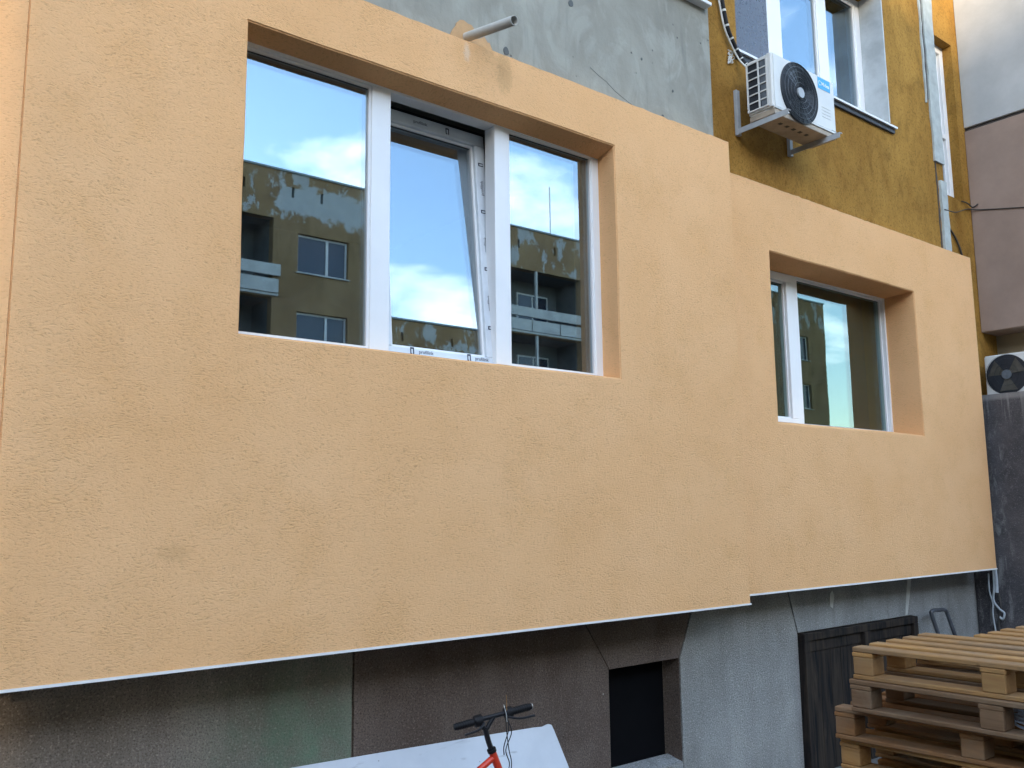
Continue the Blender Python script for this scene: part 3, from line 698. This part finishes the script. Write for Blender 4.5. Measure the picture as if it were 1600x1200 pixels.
# added unseen block; holds back sky glow, leaves a gap for the low sun
O2 = empty('opposite_building', (-31, -20, 0), 'added unseen ochre block across the yard, holding back sky glow left of the gap', 'building')
w2 = [(x, x+1.98, 10.4-2.8*k, 11.8-2.8*k) for k in range(4) for x in (-42, -38, -33, -28.5, -24, -20.5)]
holed_wall('wall', 'opp', O2, -45, -17.3, GZ, 13.93, -20.35, -20.0, w2)
MB().box(-44.9, -17.4, -25.4, -20.45, GZ, 13.9).build('core', 'opp_loggia', O2); MB().box(-45.05, -17.25, -25.45, -19.94, 13.931, 14.0).build('roof', 'coping', O2)
for (x0, x1, z0, z1) in w2:
    fr = MB(); t = .07
    fr.box(x0, x1, -20.20, -20.14, z0, z0+t); fr.box(x0, x1, -20.20, -20.14, z1-t, z1); fr.box(x0, x0+t, -20.20, -20.14, z0+t, z1-t); fr.box(x1-t, x1, -20.20, -20.14, z0+t, z1-t)
    wd = fr.build('window', 'opp_frame', O2); MB().box(x0+.02, x1-.02, -20.19, -20.17, z0+.02, z1-.02).build('pane', 'oppglass', wd)

# added unseen block on the left, keeps low sky glow off the reveals
O3 = empty('side_glow_blocker', (-24, -4, 0), 'added unseen ochre block shading the left end of the yard', 'building')
MB().box(-36, -23, -17, 16, GZ, 14.4).build('wall', 'opp', O3); MB().box(-36.1, -22.9, -17.1, 16.1, 14.401, 14.5).build('roof', 'coping', O3)
for k in range(5):
    for y in (-15, -11, -6.5, -2, 3, 7.5, 12):
        wd = MB().box(-23.0, -22.96, y, y+1.98, 10.6-2.7*k, 12.0-2.7*k).build('window', 'opp_frame', O3); MB().box(-22.96, -22.95, y+.08, y+1.9, 10.68-2.7*k, 11.92-2.7*k).build('pane', 'oppglass', wd)

# ------------------------------------------------------------------ drain pipe
dp = MB(); a, b = Vector((3.045, 4.21, 4.885)), Vector((3.060, 3.745, 4.793)); ax = (b-a).normalized(); n = 24
ro, ri = .0285, .0245
A = dp.ring(a, ax, ro, n); Bq = dp.ring(b, ax, ro, n); C_ = dp.ring(b, ax, ri, n); D_ = dp.ring(a+ax*.03, ax, ri, n)
nb = lambda k, i: k*n + i % n
dp.add(A+Bq+C_+D_, [(nb(k, i), nb(k, i+1), nb(k+1, i+1), nb(k+1, i)) for k in range(3) for i in range(n)], True); dp.add(D_, [tuple(range(n))])
o = dp.build('drain_pipe', 'pipe_grey'); tag(o, 'short grey plastic drain pipe sticking out above the triple window', 'pipe')

# ------------------------------------------------------------------ air conditioner on brackets
AC = empty('air_conditioner', (6.23, 4.02, 5.06), 'white outdoor air conditioner on wall brackets below the upper window', 'air conditioner')
x0, x1, y0, y1, z0, z1 = 5.795, 6.675, 3.905, 4.155, 5.065, 5.575
bm_ = MB().box(x0+.012, x1, y0, y1, z0+.05, z1); bd = bm_.build('body', 'ac_white', AC, .012, 3)
MB().box(x0+.02, x1-.005, y0+.006, y1-.006, z0, z0+.049).build('base_pan', 'ac_base', AC, .004)
MB().box(x0+.016, x1+.002, y0-.003, y0+.02, z0+.045, z0+.056).build('front_lip', 'ac_white', AC)
# side grille
sg = MB(); sg.box(x0+.006, x0+.0118, y0+.055, y1-.018, z0+.085, z1-.035).build('side_recess', 'ac_dark', AC)
sg = MB().box(x0+.004, x0+.0058, y0+.055, y0+.115, z0+.09, z1-.04).build('coil_fins', 'ac_fin', AC)
cols = [y0+.050, y0+.128, y1-.016]; rows = [z0+.08+i*(z1-z0-.115)/6 for i in range(7)]
mb = MB()
for yy in (cols[0], cols[1], cols[2]): mb.box(x0-.006, x0+.0035, yy-.006, yy+.006, rows[0]-.006, rows[-1]+.006)
for zz_ in rows: mb.box(x0-.004, x0+.0033, cols[0], cols[2], zz_-.0045, zz_+.0045)
mb.build('side_grille', 'ac_white', AC)
mb = MB(); mb.box(x0-.001, x0+.012, y0+.01, y0+.045, z0+.056, z1-.006).build('corner_post', 'ac_white', AC, .004)
# fan
fc = Vector((6.152, y0, 5.322)); fr_ = .249
mb = MB(); mb.cyl(fc+Vector((0, -.0005, 0)), fc+Vector((0, -.006, 0)), fr_, n=64).build('fan_opening', 'ac_dark', AC)
fg = MB()
for k in range(1, 15):
    rr = .04+k*(fr_-.04)/14; nn = 56
    fg.tube([fc+Vector((rr*math.cos(2*math.pi*i/nn), -.012, rr*math.sin(2*math.pi*i/nn))) for i in range(nn)], .0022, 5, True)
fg.build('fan_grille', 'ac_dark', AC)
fg = MB()
for rr in (.085, .130, .175, .215): fg.tube([fc+Vector((rr*math.cos(2*math.pi*i/64), -.0165, rr*math.sin(2*math.pi*i/64))) for i in range(64)], .0024, 5, True)
fg.build('fan_grille', 'ac_fin', AC)
fg = MB()
for k in range(24):
    t0 = 2*math.pi*k/24; pts = [fc+Vector((rr*math.cos(t0+rr*1.6), -.009, rr*math.sin(t0+rr*1.6))) for rr in [.045+j*(fr_-.045)/6 for j in range(7)]]
    fg.tube(pts, .0022, 4)
fg.build('fan_spokes', 'ac_dark', AC)
fb = MB()
for k in range(3):
    t0 = 2*math.pi*k/3; vs_ = []
    for rr in (.06, .13, .21):
        for dt, dy in ((-.42, -.0066), (.42, -.0078)): vs_.append(fc+Vector((rr*math.cos(t0+dt), dy, rr*math.sin(t0+dt))))
    fb.add(vs_, [(0,1,3,2),(2,3,5,4)])
fb.build('fan_blades', 'ac_fin', AC)
MB().cyl(fc+Vector((0, -.006, 0)), fc+Vector((0, -.022, 0)), .046, .043, n=32).build('fan_hub', 'bracket', AC)
mb = MB(); mb.tube([fc+Vector((fr_*1.01*math.cos(2*math.pi*i/72), -.004, fr_*1.01*math.sin(2*math.pi*i/72))) for i in range(72)], .006, 6, True); mb.build('fan_rim', 'ac_dark', AC)
st = MB().box(6.432, 6.612, y0-.0022, y0-.0004, 5.458, 5.556).build('brand_sticker', 'sticker', AC)
mw = Matrix.Translation((6.540, y0-.0024, 5.505)) @ Matrix.Rotation(R(90), 4, 'X'); text_mesh('Midea', .047, 'white_ink', 'brand_lettering', AC, mw, .0003, .0007)
cc = (6.459, 5.506); mb = MB(); a0 = [.6+i*5.0/18 for i in range(19)]
mb.add([(cc[0]+r_*math.cos(t), y0-.0026, cc[1]+r_*math.sin(t)) for r_ in (.016, .0205) for t in a0], [(i, i+1, 19+i+1, 19+i) for i in range(18)]).build('brand_emblem', 'white_ink', AC)
mb = MB()
for i in range(4): mb.box(6.47, 6.60, y0-.0025, y0-.0003, 5.30-.028*i, 5.306-.028*i)
mb.build('front_ribs', 'ac_white', AC)
mb = MB(); mb.box(6.60, 6.668, y0-.002, y0-.0004, 5.115, 5.135); mb.build('front_slot', 'bracket', AC)
for i in range(5): MB().box(6.0+i*.09, 6.035+i*.09, 3.99, 4.02, z0-.0025, z0-.0004).build('drain_slot', 'ac_dark', AC)
MB().cyl((5.86, y0+.02, z1-.002), (5.86, y0+.02, z1+.004), .006, n=10).build('screw', 'bracket', AC)
BR = []
for i, xb in enumerate((5.84, 6.56)):
    br = empty('wall_bracket', (xb, 4.3, 5.0), ('galvanised wall bracket under the left end of the air conditioner', 'galvanised wall bracket under the right end of the air conditioner')[i], 'bracket', 'air conditioner wall brackets')
    MB().box(xb-.022, xb+.022, 4.268, 4.2985, 5.012, 5.40).build('upright', 'bracket', br, .002)
    mb = MB(); mb.box(xb-.02, xb+.02, 3.80, 4.267, 5.058, 5.0635); mb.box(xb-.02, xb-.016, 3.80, 4.267, 5.018, 5.0575); mb.build('arm', 'bracket', br)
    MB().box(xb-.018, xb+.018, 3.95, 3.99, 5.0636, 5.0646).build('rubber_pad', 'rubber', br)
# refrigerant line with tape wraps
LS = empty('refrigerant_line', (5.75, 4.25, 5.6), 'black insulated pipe with white tape wraps running up from the air conditioner', 'pipe')
path = smooth_path([(5.640, 4.268, 7.6), (5.650, 4.266, 6.9), (5.668, 4.262, 6.25), (5.685, 4.258, 6.08), (5.727, 4.255, 5.90), (5.806, 4.250, 5.765), (5.875, 4.235, 5.66), (5.905, 4.19, 5.585), (5.90, 4.150, 5.54)], 6)
MB().tube(path, .017, 10).build('insulation', 'rubber', LS)
for i in range(3, len(path)-4, 4): MB().tube([path[i], path[i].lerp(path[i+1], .55)], .0185, 10).build('tape_wrap', 'tape', LS)
p2 = [Vector(p)+Vector((-.026, .012, 0)) for p in path[:-6]]
MB().tube(p2, .008, 6).build('drain_hose', 'tape', LS)
for k in range(4):
    q = [(5.80+random.uniform(-.05, .04), 4.285, 5.69+random.uniform(-.08, .06)) for _ in range(5)]; MB().tube(smooth_path(q, 4), .004, 5).build('loose_wire', 'tape', LS)

# second outdoor unit on the ledge
A2 = empty('air_conditioner', (10.2, 3.95, 3.04), 'older outdoor air conditioner with round fan on top of the dark concrete wall', 'air conditioner')
MB().box(10.06, 10.34, 3.57, 4.33, 3.0401, 3.615).build('body', 'ac_white', A2, .012, 3)
f2 = Vector((10.06, 4.105, 3.392)); nn = 48
mb = MB(); mb.cyl(f2+Vector((-.0005, 0, 0)), f2+Vector((-.004, 0, 0)), .212, n=nn).build('fan_opening', 'ac_dark', A2)
fb = MB()
for k in range(3):
    t0 = .5+2*math.pi*k/3; vs_ = []
    for rr in (.05, .12, .195):
        for dt, dy in ((-.50, -.0052), (.46, -.013)): vs_.append(f2+Vector((dy, rr*math.cos(t0+dt), rr*math.sin(t0+dt))))
    fb.add(vs_, [(0,1,3,2),(2,3,5,4)])
fb.build('fan_blades', 'fan_blade', A2); MB().cyl(f2+Vector((-.005, 0, 0)), f2+Vector((-.018, 0, 0)), .05, n=24).build('fan_hub', 'ac_fin', A2)
mb = MB()
for rr in (.07, .12, .17, .212): mb.tube([f2+Vector((-.020, rr*math.cos(2*math.pi*i/nn), rr*math.sin(2*math.pi*i/nn))) for i in range(nn)], .0016, 4, True)
mb.build('fan_guard', 'ac_dark', A2)

# ------------------------------------------------------------------ cables
o = MB().tube(smooth_path([(9.30, 4.268, 5.10), (9.6, 4.30, 5.14), (10.0, 4.40, 5.27), (10.25, 4.44, 5.35), (10.32, 4.35, 5.33), (10.32, 3.88, 5.23), (10.32, 3.6, 5.18), (10.34, 3.53, 5.17)], 5), .006, 6).build('cable', 'wire'); tag(o, 'thin brown cable strung across the taupe neighbouring wall', 'cable')
o = MB().tube(smooth_path([(9.62, 4.44, 5.06), (9.74, 4.435, 5.02), (9.88, 4.43, 4.90), (9.98, 4.43, 4.72), (10.0, 4.43, 4.40)], 6), .011, 6).build('cable', 'wire'); tag(o, 'black cable curving down behind the top of the second orange panel', 'cable')
o = MB().tube(smooth_path([(10.1, 4.44, 5.41), (10.2, 4.42, 5.40), (10.29, 4.41, 5.37), (10.32, 4.36, 5.40)], 6), .008, 6).build('cable', 'wire'); tag(o, 'short dark cable end below the narrow set-back window', 'cable')
CB = empty('corner_cables', (9.75, 4.3, 0), 'bundle of pale grey cables hanging in the corner by the dark wall', 'cable')
for pts, r_, m_ in (([(9.745, 4.28, 1.40), (9.745, 4.285, 1.20), (9.74, 4.30, 1.05), (9.745, 4.25, .97), (9.75, 4.21, .93), (9.75, 4.23, .87), (9.752, 4.27, .90)], .011, 'pale_wire'),
                ([(9.74, 4.33, 1.32), (9.74, 4.335, 1.15), (9.742, 4.31, 1.02), (9.745, 4.32, .9), (9.745, 4.30, .6), (9.745, 4.30, GZ+.01)], .008, 'pale_wire'),
                ([(9.75, 4.265, 1.40), (9.75, 4.262, 1.25), (9.75, 4.266, 1.13)], .017, 'pale_wire'),
                ([(9.755, 4.25, 1.12), (9.752, 4.24, 1.0), (9.75, 4.27, .85), (9.75, 4.28, .5), (9.75, 4.28, GZ+.01)], .012, 'wire')):
    MB().tube(smooth_path(pts, 5), r_, 7).build('cable_strand', m_, CB)

# ------------------------------------------------------------------ hand truck handle
HT = empty('hand_truck', (8.8, 4.3, 0), 'old metal hand truck leaning on the plinth behind the pallets', 'hand truck')
dirn = Vector((.255, -.12, -.85))
tl, tr = Vector((8.60, 4.385, 1.01)), Vector((8.905, 4.385, 1.0))
pts = [tl+dirn*1.30, tl+dirn*.6, tl+dirn*.07, tl+Vector((.03, 0, .012)), tl.lerp(tr, .5)+Vector((0, 0, .017)), tr+Vector((-.03, 0, .012)), tr+dirn*.07, tr+dirn*.6, tr+dirn*1.30]
MB().tube(smooth_path(pts, 6), .019, 10).build('frame_tube', 'steel_tube', HT)
for t in (.45, .75): MB().tube([tl+dirn*t, tr+dirn*t], .014, 8).build('cross_bar', 'steel_tube', HT)
q = (tl+tr)/2+dirn*1.32
MB().box(q.x-.2, q.x+.2, q.y-.22, q.y+.02, GZ+.002, GZ+.012).build('toe_plate', 'steel_tube', HT)
for k in (-1, 1): MB().cyl((q.x+k*.24-.02, q.y+.07, GZ+.10), (q.x+k*.24+.02, q.y+.07, GZ+.10), .10, n=24).build('wheel', 'rubber', HT)

# ------------------------------------------------------------------ pallets
PLEN, PW, PH = 1.2, .68, .139
def mesh_box(name, sx, sy, sz):
    mb = MB().box(0, sx, 0, sy, 0, sz); o = mb.build(name, None, None, .004); me = o.data; bpy.data.objects.remove(o); return me
# local x runs along the deck boards, local y across them
deck_me = {m: mesh_box('deck_board', PLEN, .080, .022) for m in ('pallet_wood', 'pallet_wood_old', 'pallet_wood_rust')}
cross_me = {m: mesh_box('cross_board', .098, PW, .020) for m in deck_me}
block_me = {m: mesh_box('block', .092, .10, .076) for m in deck_me}
base_me = {m: mesh_box('base_board', PLEN, .098, .020) for m in deck_me}
for dct in (deck_me, cross_me, block_me, base_me):
    for m, me in dct.items(): me.materials.append(MAT[m])
def pallet(loc, rz, mat, label, group, jitter=0):
    t = empty('wooden_pallet', loc, label, 'pallet', group); t.rotation_euler = (0, 0, rz)
    def put(name, me, x, y, z, rj=.0):
        o = bpy.data.objects.new(name, me); COL.objects.link(o); o.parent = t; o.location = (x, y, z); o.rotation_euler = (0, 0, rj)
    for i in range(5): put('deck_board', deck_me[mat], random.uniform(-.006, .006), i*(PW-.080)/4, PH-.0225, random.uniform(-.003, .003))
    for x in (0, .551, 1.102):
        put('cross_board', cross_me[mat], x, 0, PH-.0432)
        for y in (.001, .29, .579): put('block', block_me[mat], x+.004, y, .0205, random.uniform(-.02, .02))
    for y in (0, .291, .582): put('base_board', base_me[mat], 0, y, 0)
    return t
PH_ = .139
seq = ['pallet_wood_rust', 'pallet_wood_old', 'pallet_wood_rust', 'pallet_wood_old', 'pallet_wood', 'pallet_wood_rust', 'pallet_wood', 'pallet_wood', 'pallet_wood_rust', 'pallet_wood_old', 'pallet_wood']
off = [(.02, .07, -.6), (.05, .05, 1), (.0, .09, -1), (.03, .04, .5), (.02, .1, -.5), (.06, .12, .8), (.03, .10, 0), (.075, .135, -1.2), (.03, .125, 1.5), (-.012, .012, -.4), (0, 0, 0)]
ords = ['bottom', 'second from the bottom', 'third from the bottom', 'fourth from the bottom', 'fifth from the bottom', 'sixth from the bottom', 'fifth from the top', 'fourth from the top', 'third from the top', 'second from the top', 'topmost']
desc = {'pallet_wood': 'pale wooden pallet', 'pallet_wood_old': 'greyish weathered wooden pallet', 'pallet_wood_rust': 'reddish brown wooden pallet'}
for i in range(11):
    dx, dy, rj = off[i]
    pallet((3.774+dx, 2.30+dy, (i-1)*PH_), R(-89+rj), seq[i], f'{desc[seq[i]]}, {ords[i]} in the front stack', 'front stack of pallets')
for i in range(11):
    j = random.uniform(-.015, .015) if i < 10 else 0
    pallet((4.53+j, 2.115+j, (i-1)*PH_), R(-91.5+random.uniform(-.6, .6)), seq[(i*3+7) % 11] if i < 10 else 'pallet_wood', f'{desc[seq[(i*3+7) % 11] if i < 10 else "pallet_wood"]}, {ords[i]} in the rear stack', 'rear stack of pallets')
o = MB().box(0, .6, 0, .09, 0, .022).build('loose_board', 'pallet_wood_rust', None, .004); o.location = (4.86, 1.97, 1.3905); o.rotation_euler = (0, 0, R(-80)); tag(o, 'short reddish board lying loose on the rear pallet stack', 'board')
# coil of wire pushed into the pallet
cpts = []
cc = Vector((4.0, 1.585, 1.112+.024)); turns = 11
for i in range(turns*26):
    t = 2*math.pi*i/26; k = i/26
    rr = .128+.016*math.sin(k*2.3)+.006*math.sin(t*2+k); cpts.append(cc+Vector((rr*math.cos(t), rr*math.sin(t), .058*(k/turns)+.006*math.sin(t+k*1.7))))
o = MB().tube(cpts, .0036, 5).build('wire_coil', 'coil_wire'); tag(o, 'coil of pale blue wire tucked inside the pallet stack', 'wire coil')

# ------------------------------------------------------------------ white board leaning on the plinth
wb = MB(); poly = [(1.2, -.142), (4.01, -.142), (3.945, .36), (3.875, .650), (3.862, .690), (3.835, .699), (3.79, .690), (3.72, .695), (3.3, .708), (2.6, .727), (1.2, .76)]
ang = math.atan2(.24, .70)
for yy in (0, .022): wb.v += [(x, 4.222+yy*math.cos(ang)+z*math.sin(ang), .003+z*math.cos(ang)*1.03-yy*math.sin(ang)+.008) for x, z in poly]
n = len(poly); wb.f = [tuple(range(n)), tuple(range(2*n-1, n-1, -1))]+[(i, n+i, n+(i+1) % n, (i+1) % n) for i in range(n)]; wb.sm = [False]*len(wb.f)
o = wb.build('white_board', 'white_board', None, .002); tag(o, 'scuffed white board with a broken corner leaning on the plinth behind the bicycle', 'board')

# ------------------------------------------------------------------ bicycle
BK = empty('bicycle', (2.7, 3.86, 0), 'red bicycle with black handlebar parked before the white board', 'bicycle')
Y = 3.86
ht, hb = Vector((2.946, Y, .785)), Vector((3.008, Y, .645)); bb = Vector((2.50, Y, .16)); stp = Vector((2.375, Y, .53)); ra = Vector((2.09, Y, GZ+.30))
fr = MB(); fr.cyl(ht, hb, .020, n=18); fr.tube([ht.lerp(hb, .20), stp+Vector((.01, 0, -.05))], .0165, 12); fr.tube([ht.lerp(hb, .78), bb], .019, 12); fr.tube([bb, stp], .016, 12)
fr.tube([ht.lerp(hb, .95), ht.lerp(hb, .45)+Vector((-.085, 0, -.035))], .008, 8)
for k in (-1, 1): fr.tube([bb+Vector((0, k*.03, 0)), ra+Vector((0, k*.06, 0))], .009, 8); fr.tube([stp+Vector((0, k*.015, -.05)), ra+Vector((0, k*.06, 0))], .008, 8)
fr.build('frame', 'bike_red', BK)
MB().cyl(ht+Vector((-.006, 0, .014)), ht, .024, n=18).build('headset', 'black_metal', BK)
bl_, br_ = Vector((2.755, 3.925, .922)), Vector((3.150, 3.790, .992)); bc = Vector((2.905, 3.872, .952)); bdv = (br_-bl_).normalized()
MB().tube(smooth_path([ht, ht+Vector((-.022, .003, .055)), ht+Vector((-.035, .006, .105)), ht+Vector((-.040, .008, .125))], 4), .0145, 12).build('stem', 'black_metal', BK)
j = ht+Vector((-.036, .006, .108)); mb = MB(); mb.tube([j, bc-bdv*.035], .012, 10); mb.tube([j, bc+bdv*.055], .012, 10); mb.build('stem_fork', 'black_metal', BK)
MB().tube([bl_, bc, br_], .0125, 12).build('handlebar', 'black_metal', BK)
for p, d_ in ((bl_, bdv), (br_, -bdv)):
    gp = MB(); gp.cyl(p, p+d_*.105, .0165, .0175, n=18)
    for k in range(7): gp.cyl(p+d_*(.012+k*.013), p+d_*(.018+k*.013), .0195, n=18)
    gp.build('grip', 'rubber', BK)
    mb = MB(); mb.cyl(p+d_*.108, p+d_*.150, .027, n=18); mb.build('shifter', 'black_metal', BK)
    mb = MB()
    for k in range(5): mb.cyl(p+d_*(.112+k*.008), p+d_*(.116+k*.008), .0295, n=18)
    mb.build('shifter_ribs', 'rubber', BK)
    mb = MB(); mb.tube(smooth_path([p+d_*.15+Vector((0, -.02, -.012)), p+d_*.10+Vector((0, -.052, -.028)), p+d_*.02+Vector((0, -.060, -.032))], 5), .006, 8); mb.build('brake_lever', 'black_metal', BK)
mb = MB(); mb.tube([br_+bdv*.001+Vector((.013*0, .015*math.cos(2*math.pi*i/16)*.95, 0))+Vector((.006*math.sin(2*math.pi*i/16)*.0, 0, .015*math.sin(2*math.pi*i/16))) for i in range(16)], .0022, 5, True); mb.build('bar_end', 'chrome', BK)
s0 = bc+bdv*.12
MB().tube(smooth_path([s0+Vector((0, -.01, -.01)), s0+Vector((-.022, -.05, -.07)), s0+Vector((-.045, -.04, -.15)), s0+Vector((-.03, -.02, -.20))], 7), .0028, 6).build('brake_cable', 'rubber', BK)
MB().tube(smooth_path([s0+Vector((-.01, -.01, -.01)), s0+Vector((-.035, -.05, -.08)), s0+Vector((-.022, -.05, -.17)), s0+Vector((.01, -.03, -.25)), s0+Vector((.012, 0, -.36))], 7), .0028, 6).build('brake_cable', 'rubber', BK)
MB().tube(smooth_path([br_-bdv*.15+Vector((0, -.02, -.02)), br_-bdv*.14+Vector((-.005, -.05, -.085)), br_-bdv*.16+Vector((-.02, -.05, -.165)), s0+Vector((.004, -.02, -.26)), s0+Vector((-.04, 0, -.36))], 7), .0028, 6).build('brake_cable', 'rubber', BK)
q = br_-bdv*.155
MB().tube(smooth_path([q+Vector((0, -.016, -.02)), q+Vector((.004, -.022, .02)), q+Vector((.012, -.012, .06)), q+Vector((.010, -.012, .095))], 5), .0018, 5).build('twine', 'pallet_wood', BK)
MB().tube([q+Vector((0, -.030, -.035)), q+Vector((-.004, -.031, 0)), q+Vector((-.012, -.018, .05))], .0017, 5).build('twine', 'tape', BK)
# steered fork and wheels
fdir = Vector((.30, .95, 0)).normalized(); side = Vector((fdir.y, -fdir.x, 0)); fa = hb+Vector((.14, 0, -.48)); fa.z = GZ+.30
fk = MB(); fk.cyl(hb, hb+Vector((.018, 0, -.045)), .017, n=12)
for k in (-1, 1): fk.tube([hb+Vector((.018, 0, -.045)), hb+Vector((.03, 0, -.07))+side*k*.05, fa+side*k*.05], .011, 10)
fk.build('fork', 'black_metal', BK)
def wheel(c, hd):
    sd_ = Vector((hd.y, -hd.x, 0)); up = Vector((0, 0, 1)); C = lambda r_, t: c+hd*(r_*math.cos(t))+up*(r_*math.sin(t))
    nn = 40; ty = MB().tube([C(.276, 2*math.pi*i/nn) for i in range(nn)], .023, 8, True).build('tyre', 'rubber', BK)
    MB().tube([C(.253, 2*math.pi*i/nn) for i in range(nn)], .009, 6, True).build('rim', 'chrome', BK)
    mb = MB(); mb.cyl(c-sd_*.045, c+sd_*.045, .018, n=12); mb.build('hub', 'black_metal', BK)
    mb = MB()
    for i in range(20): mb.tube([c+sd_*(.03 if i % 2 else -.03), C(.253, 2*math.pi*i/20)], .0012, 4)
    mb.build('spokes', 'chrome', BK)
wheel(fa, fdir); wheel(ra, Vector((1, 0, 0)))
MB().cyl(stp, stp+Vector((-.03, 0, .10)), .012, n=12).build('seat_post', 'chrome', BK)
sp = stp+Vector((-.03, 0, .10)); mb = MB()
rings = [(-.12, .065, .03), (-.06, .07, .035), (0, .05, .03), (.07, .022, .022), (.12, .012, .015)]
vs_ = []; 
for (dx, wd_, hh) in rings:
    for i in range(10): t = 2*math.pi*i/10; vs_.append(sp+Vector((dx, wd_*math.cos(t), .02+hh*math.sin(t))))
mb.add(vs_, [(k*10+i, k*10+(i+1) % 10, (k+1)*10+(i+1) % 10, (k+1)*10+i) for k in range(4) for i in range(10)]+[tuple(range(10))[::-1], tuple(range(40, 50))], True); mb.build('saddle', 'rubber', BK)
mb = MB(); mb.cyl(bb+Vector((0, -.05, 0)), bb+Vector((0, -.045, 0)), .075, n=28); mb.build('chainring', 'black_metal', BK)
mb = MB(); mb.tube([bb+Vector((0, -.055, 0)), bb+Vector((.10, -.06, -.08))], .009, 8); mb.tube([bb+Vector((0, .055, 0)), bb+Vector((-.10, .06, .08))], .009, 8); mb.build('crank', 'chrome', BK)
for k in (-1, 1): e = bb+Vector((-k*.10, k*.10, k*.08)); MB().box(e.x-.04, e.x+.04, e.y-.035, e.y+.035, e.z-.012, e.z+.012).build('pedal', 'rubber', BK, .003)
MB().tube([ra+Vector((.12, -.03, .02)), ra+Vector((.16, -.18, -.297))], .008, 8).build('kickstand', 'black_metal', BK)
